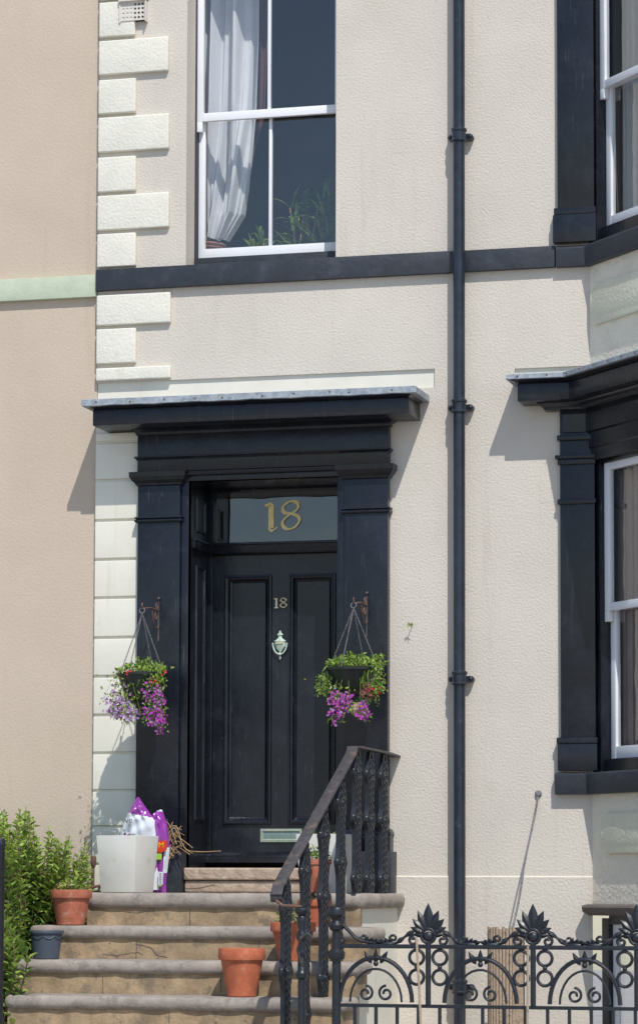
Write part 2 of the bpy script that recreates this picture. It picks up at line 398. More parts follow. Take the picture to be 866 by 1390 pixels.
# ------------------------------------------------------------ upper window
def sash(mb, x0, x1, z0, z1, y0, y1, st, tr, br, bars=(), to=None, bw=.022):
    """wooden sash frame; boxes butt together"""
    def bx(a, b, c, d, e=0):
        vv = [(x, y, z) for z in (c, d) for y in (y0+e, y1) for x in (a, b)]
        if to: vv = [to(*p) for p in vv]
        mb.add(vv, [(0,2,3,1),(4,5,7,6),(0,1,5,4),(2,6,7,3),(0,4,6,2),(1,3,7,5)])
    bx(x0, x0+st, z0, z1); bx(x1-st, x1, z0, z1); bx(x0+st, x1-st, z0, z0+br, .001); bx(x0+st, x1-st, z1-tr, z1, .001)
    for c in bars: bx(c-bw/2, c+bw/2, z0+br, z1-tr, .006)
win = MB()
yf = .20; fx0, fx1 = X(263, yf, 200), X(466.5, yf, 200)
ztopw = ZTOP-.5; zsill = zb1-.03
bx = MB(); bx.box(fx0-.05, fx0+.022, yf, yf+.15, zsill, ztopw); bx.box(fx1-.022, fx1+.05, yf, yf+.15, zsill, ztopw)
bx.box(fx0+.022, fx1-.022, yf-.015, yf+.16, zsill, at(360, 348, yf+.05).z-.001); bx.box(fx0+.022, fx1-.022, yf-.02, yf+.1, ztopw-.1, ztopw)
bx.box(wx0+.001, wx1-.001, .002, yf, zsill, zb1-.002)
wf = bx.build('window_frame', M['blackm'], house, bevel=.003)
sx0, sx1 = fx0+.022, fx1-.022; mx = (sx0+sx1)/2
zm0, zm1 = at(363, 158.5, yf).z, at(363, 147.3, yf).z
u = MB(); sash(u, sx0, sx1, zm0, ztopw-.1, yf+.01, yf+.05, .046, .05, zm1-zm0, [mx])
u.box(sx0, sx0+.04, yf+.01, yf+.05, zm0-.075, zm0); u.box(sx1-.04, sx1, yf+.01, yf+.05, zm0-.075, zm0)
u.build('upper_sash', M['white'], wf, bevel=.003)
zs0, zs1 = at(360, 348, yf+.05).z, at(363, 151, yf+.055).z
u = MB(); sash(u, sx0+.002, sx1-.002, zs0, zs1, yf+.055, yf+.095, .046, .04, .078, [mx])
u.build('lower_sash', M['white'], wf, bevel=.003)
p = MB()
for ya_, za_, zb_q in ((yf+.03, zm1-.01, ztopw-.12), (yf+.076, zs0+.05, zm0)): p.quad((sx0+.03, ya_, za_), (sx1-.03, ya_, za_), (sx1-.03, ya_, zb_q), (sx0+.03, ya_, zb_q))
p.build('pane', M['glass'], wf)
rm = MB(); rx0, rx1, ry1 = sx0-.9, sx1+1.5, 3.2
zf = zs0-.55
for q in ([(rx0, .41, zf), (rx1, .41, zf), (rx1, ry1, zf), (rx0, ry1, zf)], [(rx0, .41, ZTOP), (rx1, .41, ZTOP), (rx1, ry1, ZTOP), (rx0, ry1, ZTOP)],
          [(rx0, ry1, zf), (rx1, ry1, zf), (rx1, ry1, ZTOP), (rx0, ry1, ZTOP)], [(rx0, .41, zf), (rx0, ry1, zf), (rx0, ry1, ZTOP), (rx0, .41, ZTOP)],
          [(rx1, .41, zf), (rx1, ry1, zf), (rx1, ry1, ZTOP), (rx1, .41, ZTOP)],
          [(rx0, .41, zf), (wx0, .41, zf), (wx0, .41, ZTOP), (rx0, .41, ZTOP)], [(wx1, .41, zf), (rx1, .41, zf), (rx1, .41, ZTOP), (wx1, .41, ZTOP)],
          [(wx0, .41, zf), (wx1, .41, zf), (wx1, .41, zsill), (wx0, .41, zsill)], [(wx0, .41, ztopw), (wx1, .41, ztopw), (wx1, .41, ZTOP), (wx0, .41, ZTOP)]):
    rm.quad(*q)
rm.build('room', M['room'], house)
sb = MB(); sb.box(wx0-.05, wx1+.05, .36, .72, zsill-.03, zsill+.01); sb.build('inner_sill', M['white'], house)

# curtain
def curtain(name, m, outline, y0, folds, amp, nu=90, nv=60, seed=1):
    """outline: list of (py, pxl, pxr) at depth y0"""
    rr = random.Random(seed); ph = [rr.uniform(0, 6.28) for _ in range(5)]
    c = MB(); vv = []
    for j in range(nv+1):
        t = j/nv; k = t*(len(outline)-1); i = min(int(k), len(outline)-2); f = k-i
        f = f*f*(3-2*f)*.5+f*.5
        py = outline[i][0]*(1-f)+outline[i+1][0]*f; a = outline[i][1]*(1-f)+outline[i+1][1]*f; b_ = outline[i][2]*(1-f)+outline[i+1][2]*f
        for q in range(nu+1):
            s_ = q/nu
            s2 = s_+.02*math.sin(9*s_+5*t+ph[0])
            y = y0+amp*(math.sin(folds*6.283*s2+ph[1]+1.3*math.sin(t*3+ph[3]))+.5*math.sin(folds*2.3*6.283*s_+ph[2]+t*3)+.3*math.sin(7*t+8*s_)+.22*math.sin(folds*5.1*6.283*s_+ph[4]+4*t)*(.4+.6*t))
            P = at(a+(b_-a)*s_, py, y0); vv.append((P.x, y, P.z))
    c.add(vv, [(j*(nu+1)+q, j*(nu+1)+q+1, (j+1)*(nu+1)+q+1, (j+1)*(nu+1)+q) for j in range(nv) for q in range(nu)])
    return c.build(name, m, None, smooth=True)
o = curtain('curtain', M['curtain'], [(-90, 262, 356), (60, 262, 354), (150, 262, 350), (200, 262, 344), (250, 262, 336), (290, 264, 328), (325, 274, 306)], .48, 2.6, .055)
tag(o, 'long white curtain gathered to the left behind the upper sash window', 'curtain')
o = curtain('curtain', M['lining'], [(-90, 350, 366), (60, 349, 364), (160, 346, 360), (200, 338, 348), (260, 329, 334), (300, 320, 322)], .55, 1.5, .015, 30, 40, 3)
tag(o, 'narrow brown curtain edge showing beside the white curtain upstairs', 'curtain')
# wicker basket on the sill
p_ = at(278, 336, .55)
bk = MB(); bk.lathe((p_.x, .55, zs0+.015), [(.10, 0), (.13, .06), (.155, .14), (.165, .145), (.16, .155), (.145, .14), (.12, .03)], 28)
for k in range(6): bk.torus((p_.x, .55, zs0+.035+k*.02), (1, 0, 0), (0, 1, 0), .105+k*.0098, .005, 28, 5)
o = bk.build('wicker_basket', M['wicker'], None, smooth=True); tag(o, 'reddish wicker basket on the window sill below the gathered curtain', 'basket')
# house plants in the window
def strap_leaf(mb, base, az, length, wdt, rise, droop, n=6):
    pts = []; d = Vector((math.cos(az), math.sin(az), 0)); s_ = Vector((-d.y, d.x, 0))
    vv = []
    for i in range(n+1):
        t = i/n; c = Vector(base)+d*(length*t*math.cos(rise))+Vector((0, 0, length*(math.sin(rise)*t-droop*t*t)))
        wv = wdt*math.sin(math.pi*min(.98, t*.9+.08))
        vv += [c-s_*wv/2, c+s_*wv/2]
    mb.add(vv, [(2*i, 2*i+1, 2*i+3, 2*i+2) for i in range(n)])
def houseplant(px, py, ht, nl, seed, label, m, wide=.35):
    rr = random.Random(seed); P = at(px, py, .60); base = (P.x, .60, zs0-.03)
    t = thing('house_plant', base, label, 'house plant')
    pt = MB(); pt.lathe(base, [(.055, 0), (.075, .09), (.08, .1), (.07, .1), (.065, .08)], 20); pt.build('pot', M['terra'], t, smooth=True)
    st = MB(); lf = MB()
    for k in range(3):
        a = rr.uniform(0, 6.28); tp = Vector(base)+Vector((math.cos(a)*.06, math.sin(a)*.03, ht*rr.uniform(.5, 1)))
        st.tube([Vector(base)+Vector((0, 0, .08)), (Vector(base)+tp)/2+Vector((rr.uniform(-.02, .02), 0, .03)), tp], .005, 5)
        for i in range(nl):
            a = rr.uniform(0, 6.28); b0 = Vector(base)+Vector((0, 0, .09)) if i % 2 else tp.lerp(Vector(base), rr.uniform(0, .4))
            strap_leaf(lf, b0, a, rr.uniform(.6, 1)*wide, rr.uniform(.016, .030), rr.uniform(.5, 1.35), rr.uniform(.1, .8))
    st.build('stem', M['dry'], t); lf.build('foliage', m, t)
houseplant(442, 336, .55, 34, 3, 'bushy strap leaved house plant behind the lower right pane', M['leaf'], .42)
houseplant(402, 338, .52, 16, 5, 'thin stemmed house plant behind the glazing bar of the lower sash', M['leafl'], .36)
houseplant(425, 338, .62, 26, 9, 'tall dark strap leaved house plant at the back of the upper window', M['leafd'], .44)
houseplant(350, 338, .26, 14, 7, 'low young house plant behind the lower left pane beside the curtain', M['leafl'], .30)

# ------------------------------------------------------------ door surround
yS = -.07
pilL = (X(186.5, yS), X(244, yS)); pilR = (X(466.5, yS), X(526, yS))
zcap0, zcap1 = at(215, 656, yS).z, at(215, 641, yS).z
zfr = at(355, 584, yS).z         # top of frieze / underside of cornice
sr = thing('x', (0, 0, 0), None, None); bpy.data.objects.remove(sr)
zbt = at(500, 1130, -.05).z; zbb = at(500, 1156, -.05).z
for (a, c), gx in ((pilL, 0), (pilR, 1)):
    s_ = MB()
    s_.box(a, c, yS, .004, zbt-.02, zfr-.01)
    # sunk margin line: thin fillet each side
    s_.build('pilaster', M['black'], house, bevel=.003)
    cp = MB()
    prof = [(0, zcap0-.02), (.012, zcap0-.012), (.016, zcap0), (.035, zcap0+.02), (.05, zcap0+.045), (.052, zcap1), (0, zcap1+.006)]
    cp.sweep([(a, .0), (a, yS), (c, yS), (c, .0)], prof)
    zn = at((a and 215) or 0, 704.5, yS).z if gx == 0 else at(495, 692, yS).z
    cp.build('capital', M['black'], house); cp = MB()
    cp.sweep([(a, .0), (a, yS), (c, yS), (c, .0)], [(0, zn-.026), (.014, zn-.022), (.02, zn-.012), (.02, zn-.006), (.008, zn), (.018, zn+.008), (.018, zn+.016), (0, zn+.02)])
    cp.build('neck_band', M['black'], house)
    bs = MB()
    bs.sweep([(a, .0), (a, yS), (c, yS), (c, .0)], [(0, zbt+.035), (.018, zbt+.02), (.03, zbt), (.034, zbt-.014), (.026, zbt-.02), (.026, zbb), (0, zbb)])
    bs.build('pilaster_base', M['black'], house)
    pb = MB(); pb.box(a-.045, c+(.05 if gx else .055), -.165, .004, ZP+.001, zbb); pb.build('plinth_block', M['blackm'], house, bevel=.006)
# architrave strips between pilaster and opening
s_ = MB(); s_.box(pilL[1]+.001, xd0, -.050, .004, ZP+.001, zd1+.09); s_.box(xd1, pilR[0]-.001, -.050, .004, ZP+.001, zd1+.09)
s_.build('architrave', M['black'], house, bevel=.003)
# entablature
e = MB(); xa, xb = pilL[0]-.004, pilR[1]+.004
zl0 = zd1
e.box(pilL[1]+.002, pilR[0]-.002, -.060, .004, zl0, zl0+.055)           # lower fascia
e.box(pilL[1]+.002, pilR[0]-.002, -.074, .004, zl0+.057, zcap1-.002)
e.box(xa, xb, -.073, .004, zcap1+.004, zfr)
zmid = at(355, 616, yS).z
e.sweep([(xa, 0), (xa, -.073), (xb, -.073), (xb, 0)], [(0, zmid-.018), (.006, zmid-.018), (.012, zmid-.006), (.02, zmid), (.02, zmid+.008), (0, zmid+.012)])
e.sweep([(pilL[1]+.06, 0), (pilL[1]+.06, -.074), (pilR[0]-.055, -.074), (pilR[0]-.055, 0)], [(0, zcap1-.03), (.012, zcap1-.03), (.02, zcap1-.012), (.02, zcap1-.003), (0, zcap1-.003)])
e.build('entablature', M['black'], house, bevel=.002)
# cornice
c_ = MB()
CD = .35
zc1 = at(338, 532.5, -.415).z      # top of lead (front)
zc0 = zc1-.043
zfa1, zfa0 = at(338, 547.5, -CD).z, at(338, 569.5, -CD).z
cxl = X(126.5, -CD, 565); cxr = X(554.5, -CD, 555)
path = [(cxl+.0, 0), (cxl, -CD), (cxr, -CD), (cxr, 0)]
c_.sweep(path, [(-.3, zfa0), (0, zfa0), (0, zfa1-.003), (-.006, zfa1), (.006, zfa1+.006), (.026, zfa1+.022), (.052, zc0-.002), (.054, zc0+.012), (-.3, zc0+.012)])
c_.box(cxl+.29, cxr-.29, -.30, 0, zfa0+.001, zc0+.01)
# bed moulding
c_.sweep([(xa, 0), (xa, -.073), (xb, -.073), (xb, 0)], [(0, zfr-.004), (.010, zfr-.004), (.014, zfr+.014), (.03, zfr+.024), (.042, zfa0-.001), (0, zfa0-.001)])
c_.build('cornice', M['black'], house, bevel=.002)
ld = MB()
lpath = []
cr = [(cxl, .016), (cxl, -CD), (cxr, -CD), (cxr, .016)]
for (x0_, y0_), (x1_, y1_) in zip(cr[:-1], cr[1:]):
    nn = max(1, int(math.hypot(x1_-x0_, y1_-y0_)/.05))
    for q in range(nn): lpath.append((x0_+(x1_-x0_)*q/nn, y0_+(y1_-y0_)*q/nn))
lpath.append(cr[-1])
ld.sweep(lpath, [(-.3, zc0+.014), (.056, zc0-.006), (.066, zc0-.004), (.064, zc1-.004), (.055, zc1), (-.0, zc1+.004), (-.30, zc1+.012)])
for v in ld.v:
    if v.z < zc1-.01: v.z += .0015*math.sin(v.x*13)+.0015*math.sin(v.x*31+1)
ldo = ld.build('lead_capping', M['lead'], house)
nl = MB()
for k in range(10):
    xx = cxl+(cxr-cxl)*(k+.4)/10+rnd.uniform(-.07, .07)
    nl = MB(); nl.sphere((xx, -CD-.066, zc0+.018+rnd.uniform(-.007, .007)), .007, 8, (1, .5, 1)); nl.build('nail', M['rust'], ldo)

# recess -----------------------------------------------------------------
yD = .44
rc = MB()
rc.box(xd0-.02, xd0, -.049, yD+.06, ZP+.001, zd1+.02)
rc.box(xd1, xd1+.02, -.049, yD+.06, ZP+.001, zd1+.02)
rc.box(xd0-.02, xd1+.02, -.049, yD+.06, zd1, zd1+.02)
fp = [(0, 0), (.006, .012), (.016, .012), (.022, .004), (.03, .003), (.034, -.006), (.034, 0)]
def frame_yz(mb, x, y0, y1, z0, z1):     # raised moulding on the left reveal
    mb.sweep([(y0, z0), (y0, z1), (y1, z1), (y1, z0)], fp, closed=True, to=lambda a, b_, c: (x+c, a, b_))
    ins = .034
# transom bar position
ztb0, ztb1 = at(370, 752, yD).z, at(370, 738, yD).z
zdoor0 = at(370, 1157, yD).z
for zz0, zz1 in ((ztb1+.06, ztb1+.30), (zdoor0+.22, ztb0-.10)):
    frame_yz(rc, xd0, .12, .33, zz0, zz1)
rc.build('door_reveal', M['black'], house)
tb = MB()
tb.sweep([(xd0+.0, yD+.02), (xd0+.0, -.02+.06), (xd0+.001, .04)], [(0, ztb0), (0, ztb1)]) if False else None
tb.box(xd0, xd1, yD-.05, yD+.05, ztb0, ztb1)
tb.sweep([(xd0, yD-.05), (xd1, yD-.05)], [(0, ztb0), (.01, ztb0), (.018, ztb0+.012), (.026, ztb1-.014), (.034, ztb1-.008), (.034, ztb1+.004), (0, ztb1+.010)])
tb.box(xd0, xd0+.022, .02, yD-.052, ztb0+.01, ztb1)
tb.box(xd0, xd0+.032, .018, yD-.053, ztb1-.012, ztb1+.003)
tb.build('transom_bar', M['black'], house, bevel=.002)
# door posts
jx0, jx1 = X(289.5, yD-.02), X(476, yD-.02)
dp = MB(); dp.box(xd0, jx0-.002, yD-.03, yD+.05, zdoor0-.02, ztb0); dp.box(jx1+.002, xd1, yD-.03, yD+.05, zdoor0-.02, ztb0) if jx1+.002 < xd1 else None
dp.box(xd0, xd0+.05, yD-.02, yD+.04, ztb1, zd1); dp.box(xd1-.05, xd1, yD-.02, yD+.04, ztb1, zd1)
zg1 = at(380, 667, yD).z
dp.box(xd0+.05, xd1-.05, yD-.02, yD+.04, zg1, zd1)
dp.build('door_frame', M['black'], house, bevel=.003)
fl = MB(); fl.quad((xd0+.05, yD+.006, ztb1), (xd1-.05, yD+.006, ztb1), (xd1-.05, yD+.006, zg1), (xd0+.05, yD+.006, zg1)); flo = fl.build('fanlight', M['glass'], house)
# hall behind fanlight
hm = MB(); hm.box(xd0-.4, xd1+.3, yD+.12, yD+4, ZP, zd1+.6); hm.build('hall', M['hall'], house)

# numerals: broad nib strokes
def nib(mb, pts, ang, wdt, to, y, eps, closed=False):
    n = Vector((math.cos(ang), math.sin(ang)))*wdt/2
    P = [Vector(p) for p in pts]
    if closed: P.append(P[0])
    for i in range(len(P)-1):
        a, b_ = P[i], P[i+1]; yy = y-eps*i
        mb.quad(to(a.x-n.x, a.y-n.y, yy), to(a.x+n.x, a.y+n.y, yy), to(b_.x+n.x, b_.y+n.y, yy-eps*.5), to(b_.x-n.x, b_.y-n.y, yy-eps*.5))
def spl(pts, n=8, closed=False):
    P = [Vector(p) for p in pts]; m = len(P); out = []
    rg = range(m if closed else m-1)
    for i in rg:
        p1, p2 = P[i], P[(i+1) % m]
        p0 = P[i-1] if (closed or i > 0) else p1; p3 = P[(i+2) % m] if (closed or i+2 < m) else p2
        for k in range(n):
            t = k/n
            out.append(.5*((2*p1)+(-p0+p2)*t+(2*p0-5*p1+4*p2-p3)*t*t+(-p0+3*p1-3*p2+p3)*t**3))
    if not closed: out.append(P[-1])
    return out
c18 = at(385, 703, yD); s18 = 1/195.
nm = MB(); to = lambda a, b_, c: (c18.x+a*s18*1.07, c, c18.z+b_*s18)
Z6 = 6.66
def q6(x, y): return ((340+x/Z6-385), -(660+y/Z6-703))
p8 = spl([q6(*v) for v in ((330, 250), (297, 225), (298, 180), (335, 146), (380, 132), (425, 150), (432, 195), (405, 228), (365, 250), (312, 295), (290, 345), (330, 392), (400, 378), (445, 320), (430, 275), (380, 252), (322, 240))], 8)
nib(nm, p8, R(38), 5.0, to, yD-.001, 2e-5); nib(nm, p8, R(-52), 2.8, to, yD-.0035, 2e-5); nib(nm, p8, 0, 3.2, to, yD-.006, 2e-5)
nib(nm, [q6(188, 170), q6(188, 378)], 0, 7.4, to, yD-.001, 2e-5)
nib(nm, [q6(135, 172), q6(180, 145)], R(-50), 3.6, to, yD-.0015, 2e-5); nib(nm, [q6(180, 148), q6(206, 172)], R(50), 3.6, to, yD-.0017, 2e-5)
nib(nm, [q6(165, 380), q6(200, 412)], R(50), 3.4, to, yD-.0012, 2e-5); nib(nm, [q6(200, 405), q6(245, 372)], R(-50), 2.2, to, yD-.0019, 2e-5)
nm.build('gilt_number', M['gold'], flo)

# door leaf ------------------------------------------------------------
dt = thing('x', (0, 0, 0), None, None); bpy.data.objects.remove(dt)
dl = MB()
yl = yD
pxs = [(X(307, yl), X(367.5, yl)), (X(394.5, yl), X(454, yl))]
pz0, pz1 = at(370, 1117, yl).z, at(370, 782, yl).z
wall_grid(dl, jx0, jx1, zdoor0, ztb0-.003, [(a, b_, pz0, pz1, .022) for a, b_ in pxs], y=yl)
for a, b_ in pxs: dl.box(a, b_, yl+.022, yl+.03, pz0, pz1)
dl.box(jx0, jx1, yl+.031, yl+.045, zdoor0, ztb0-.003)
for a, b_ in pxs:
    dl.sweep([(a-.012, pz0-.012), (a-.012, pz1+.012), (b_+.012, pz1+.012), (b_+.012, pz0-.012)],
             [(0, 0), (.004, .016), (.014, .018), (.022, .012), (.03, .010), (.044, -.008), (.054, -.014), (.056, -.022)], closed=True, to=lambda p, q, c: (p, yl-c, q))
door = dl.build('door', M['black'], house, bevel=0)
# weather board
wb = MB(); zw0 = at(370, 1171, yD).z
wb.sweep([(xd0+.001, yl-.0), (jx1, yl-.0)], [(0, zw0), (.055, zw0), (.055, zw0+.03), (.05, zw0+.036), (.05, zw0+.05), (.03, zdoor0-.01), (0, zdoor0+.004)])
wb.build('weather_board', M['black'], door)
# letter box
lb = MB(); lx0, lx1 = X(354, yl, 1133), X(410, yl, 1133); lz0, lz1 = at(380, 1143, yl).z, at(380, 1125, yl).z
lb.sweep([(lx0, lz0), (lx0, lz1), (lx1, lz1), (lx1, lz0)], [(0, 0), (.0, .010), (.016, .012), (.022, .004), (.022, 0)], closed=True, to=lambda p, q, c: (p, yl-c, q))
lbo = lb.build('letterbox', M['verdi2'], door)
lf = MB(); lf.box(lx0+.02, lx1-.02, yl-.004, yl-.0005, lz0+.02, lz1-.02); lf.build('flap', M['flap'], door, bevel=.001)
# small number
c2 = at(381, 818, yl); sm = MB()
to2 = lambda a, b_, c: (c2.x+a*s18*1.07, c, c2.z+b_*s18)
def q7(x, y): return ((350+x/11.583-381), -(790+y/11.583-818))
y2 = yl-.006
nib(sm, spl([q7(408, 322), q7(365, 290), q7(405, 252), q7(450, 285), q7(408, 325), q7(358, 368), q7(408, 406), q7(460, 368)], 7, True), R(15), 2.2, to2, y2, 1.5e-5)
nib(sm, spl([q7(408, 322), q7(365, 290), q7(405, 252), q7(450, 285), q7(408, 325), q7(358, 368), q7(408, 406), q7(460, 368)], 7, True), R(105), 1.3, to2, y2-.0015, 1.5e-5)
nib(sm, [q7(300, 255), q7(300, 405)], 0, 2.6, to2, y2-.002, 1e-5)
nib(sm, [q7(262, 262), q7(300, 262)], R(90), 1.2, to2, y2-.0025, 1e-5); nib(sm, [q7(268, 408), q7(332, 408)], R(90), 1.2, to2, y2-.0026, 1e-5)
smo = sm.build('brass_number', M['brassn'], door)
sd = smo.modifiers.new('thickness', 'SOLIDIFY'); sd.thickness = .004
# knocker
kc = at(381, 877, yl); kn = MB()
def kz(py): return at(381, py, yl).z
yk = yl-.014
kn.lathe((kc.x, yk, 0), [(.002, kz(861)), (.008, kz(859)), (.006, kz(857.5)), (.011, kz(856.2))][::-1], 12) if False else None
prof = [(894.5, .003), (892, .009), (889, .007), (886.5, .004), (884, .012), (881.5, .026), (878.5, .034), (876.8, .040), (876.5, .040), (871.5, .040), (870.5, .046), (869, .034), (866.5, .016), (863.5, .010), (862.3, .022), (861, .020), (859, .008), (857.8, .009), (856.3, .004)]
kn.lathe((kc.x, yk, 0), [(r_, kz(py)) for py, r_ in prof], 16, 1, .4)
kn.tube([(kc.x+.052*math.cos(a)*(1 if abs(math.cos(a)) > .2 else 1), yk-.008, kz(873)+.082*math.sin(a)) for a in [R(180+k*9) for k in range(21)]], .0065, 8)
kn.sphere((kc.x, yk-.01, kz(888.5)), .012, 10); kn.lathe((kc.x, yk, 0), [(.004, kz(895.5)), (.009, kz(894)), (.009, kz(890.5)), (.004, kz(890))], 10, 1, .6)
kn.build('knocker', M['verdi'], door, smooth=True)
kh = MB(); kh.box(kc.x-.028, kc.x+.028, yk-.021, yk-.017, kz(874.5), kz(871.8)); kh.build('knocker_plate', M['brassn'], door)

# ------------------------------------------------------------ canted bay
tc = lambda u_, o_, z_: tuple(C0+CDIR*u_+CN*o_+Vector((0, 0, z_)))       # o_ outward
LB = 1.18                                                     # canted face length
C1 = C0+CDIR*LB
def zc(px, py, off=0): return atc(px, py, off)[1]
bay = MB()
z_b1 = zc(830, 338, .0); z_b0 = zc(830, 352)                  # first-floor sill zone
zg1_, zg0_ = zc(822, 600), zc(822, 1047)                      # ground-floor window zone
zhead = at(760, 520).z
def cant_box(mb, u0, u1, o0, o1, z0, z1):
    vv = [tc(u_, o_, z_) for z_ in (z0, z1) for o_ in (o0, o1) for u_ in (u0, u1)]
    mb.add(vv, [(0,2,3,1),(4,5,7,6),(0,1,5,4),(2,6,7,3),(0,4,6,2),(1,3,7,5)])
zA0 = at(780, 348, -.05).z; zA1 = at(780, 331, -.05).z
# wall between the two windows, and below the ground-floor window
zlow1 = at(780, 1062, -.05).z
zhood = zc(812, 1236)
for z0, z1 in ((zhead-.02, zA0+.02), (zhood+.0, zlow1)):
    cant_box(bay, 0, LB, -.22, 0, z0, z1); bay.build('bay_wall', M['canted'], house); bay = MB()
cant_box(bay, .95, LB, -.22, 0, 0, zhood)
bay.build('bay_jamb', M['canted'], house)
# front face of the bay
fb = MB()
fb.box(C1.x, C1.x+2.2, C1.y, C1.y+.22, zhead-.02, zA0+.02); fb.box(C1.x, C1.x+2.2, C1.y, C1.y+.22, 0, zlow1)
fb.box(C1.x, C1.x+.3, C1.y+.02, C1.y+.22, 0, ZTOP); fb.box(C1.x+1.9, C1.x+2.2, C1.y+.02, C1.y+.22, 0, ZTOP)
fb.build('bay_front_wall', M['render'], house)
# raised panels with notched corners
def notch_panel(corn, off=.028, nt_=.05):
    (ua, ub, za, zb) = corn; k = nt_
    pts = [(ua+k, za), (ub-k, za), (ub-k, za+k*.3), (ub-k*.3, za+k), (ub, za+k), (ub, zb-k), (ub-k*.3, zb-k), (ub-k, zb-k*.3), (ub-k, zb), (ua+k, zb), (ua+k, zb-k*.3), (ua+k*.3, zb-k), (ua, zb-k), (ua, za+k), (ua+k*.3, za+k), (ua+k, za+k*.3)]
    m = MB(); m.poly_prism(pts, lambda a, b_, c: tc(a, c, b_), .0, off); m.build('raised_panel', M['panel'], house, bevel=.006)
ua, ub = atc(804.5, 420)[0], LB-.10
notch_panel((ua, ub, zc(806, 443), zc(806, 389)-.0))
ua2 = atc(819, 1140)[0]
notch_panel((ua2, ub, zc(820, 1159), zc(820, 1104)))
# sills: block on main wall + run along the canted face
def run(name, prof, xs, mtl, bev=.003, ext=.6):
    m = MB(); m.sweep([(xs, .0), (xs, -.0001), (C0.x, 0), (C1.x, C1.y), (C1.x+2.2, C1.y)] if False else [(xs, 0), (C0.x, 0), (C1.x, C1.y), (C1.x+2.2, C1.y)], prof)
    return m.build(name, mtl, house, bevel=bev)
za, zb_ = at(776, 360, -.08).z, at(776, 332, -.08).z
run('bay_sill', [(0, za), (.055, za), (.062, zb_-.02), (.05, zb_), (-.2, zb_+.03), (-.2, za)], X(753, -.08, 345), M['blackm'])
za2, zb2 = at(780, 1078, -.10).z, at(780, 1049, -.10).z
run('bay_sill', [(0, za2), (.062, za2), (.066, zb2-.01), (.055, zb2), (-.2, zb2+.03), (-.2, za2)], X(751, -.10, 1060), M['blackm'])
# basement hood
run('basement_lintel', [(0, zc(812, 1243, .1)), (.04, zc(812, 1243, .1)), (.11, zc(812, 1238, .1)), (.12, zc(812, 1232, .1)), (.11, zc(812, 1229, .1)), (0, zc(812, 1227, .1))], X(796, -.1, 1235), M['lintel'], bev=.0)
# bay pilasters
def bay_pil(x0p, x1p, pyt, pyb, yb, blocks, name='bay_pilaster'):
    a, b_ = X(x0p, yb, (pyt+pyb)/2), X(x1p, yb, (pyt+pyb)/2); m = MB()
    m.box(a, b_, yb, .004, at(780, pyb, yb).z, at(780, pyt, yb).z)
    for q0, q1, e_ in blocks:        # (py top, py bottom, extra)
        m.box(a-e_, b_+e_*.6, yb-e_, .003, at(780, q1, yb-e_).z, at(780, q0, yb-e_).z)
    return m.build(name, M['black'], house, bevel=.004)
bay_pil(755.5, 805, -60, 292, -.045, [(281, 290, .022), (290.3, 328, .028)])
# lower one: base, neck bands, capital
bay_pil(760, 807, 541, 1010, -.045, [(1001, 1009, .026), (1009.3, 1046, .020), (677, 684, .016), (617, 622, .03), (622.4, 630, .014), (590, 597, .018)])
# dark inner frame on canted face + window
def cant_window(name, u0, z0, z1, zr, stileoff, inner, umax=LB-.15):
    f = MB(); cant_box(f, -.02, u0, -.16, -.02, z0-.16, z1+.1); cant_box(f, umax, LB, -.16, -.0, z0-.05, z1+.1)
    cant_box(f, u0, umax, -.16, -.03, z1, z1+.1); cant_box(f, u0, umax, -.16, -.03, z0-.16, z0)
    fo = f.build('bay_window_frame', M['black'], house, bevel=.004)
    t_ = lambda a, d_, c: tc(a, -d_, c)
    s1 = MB(); sash(s1, u0+.002, umax-.002, zr, z1-.002, .05, .09, .06, .05, .055, [], to=t_)
    for uu in (u0+.002, umax-.052): 
        vv = [tc(a, -b2, c) for c in (zr-.07, zr) for b2 in (.05, .09) for a in (uu, uu+.05)]
        s1.add(vv, [(0,2,3,1),(4,5,7,6),(0,1,5,4),(2,6,7,3),(0,4,6,2),(1,3,7,5)])
    s1.build('upper_sash', M['white'], fo, bevel=.003)
    s2 = MB(); sash(s2, u0+.004, umax-.004, z0+.002, zr+.05, .095, .135, .06, .045, .085, [], to=t_); s2.build('lower_sash', M['white'], fo, bevel=.003)
    g_ = MB(); g_.quad(tc(u0+.03, -.07, zr+.03), tc(umax-.03, -.07, zr+.03), tc(umax-.03, -.07, z1-.03), tc(u0+.03, -.07, z1-.03)); g_.quad(tc(u0+.03, -.115, z0+.03), tc(umax-.03, -.115, z0+.03), tc(umax-.03, -.115, zr), tc(u0+.03, -.115, zr))
    g_.build('pane', M['glass'], fo)
    return fo
uu, zz = atc(814, 200, -.05)
zr = atc(818, 120, -.05)[1]
zlo = atc(826, 312, -.11)[1]
cant_window('u', uu, zlo, ZTOP-.3, zr, 0, 0)
uu2, z1_ = atc(819, 629, -.05); zr2 = atc(822, 830, -.05)[1]; zlo2 = atc(832, 1031, -.11)[1]
cant_window('g', uu2, zlo2, z1_, zr2, 0, 0)
# basement window
bwz1 = zc(815, 1246, -.1)
f = MB(); cant_box(f, .02, .11, -.15, -.06, .0, bwz1); cant_box(f, .11, .95, -.15, -.06, bwz1-.04, bwz1+.1); cant_box(f, .86, .95, -.15, -.06, .5, bwz1)
fo = f.build('basement_window_frame', M['black'], house)
f = MB(); t_ = lambda a, d_, c: tc(a, -d_, c)
sash(f, .112, .858, .5, bwz1-.042, .09, .12, .05, .05, .06, [], to=t_); f.build('basement_sash', M['white'], fo)
f = MB(); f.quad(tc(.13, -.11, .52), tc(.84, -.11, .52), tc(.84, -.11, bwz1-.06), tc(.13, -.11, bwz1-.06)); f.build('pane', M['glass'], fo)
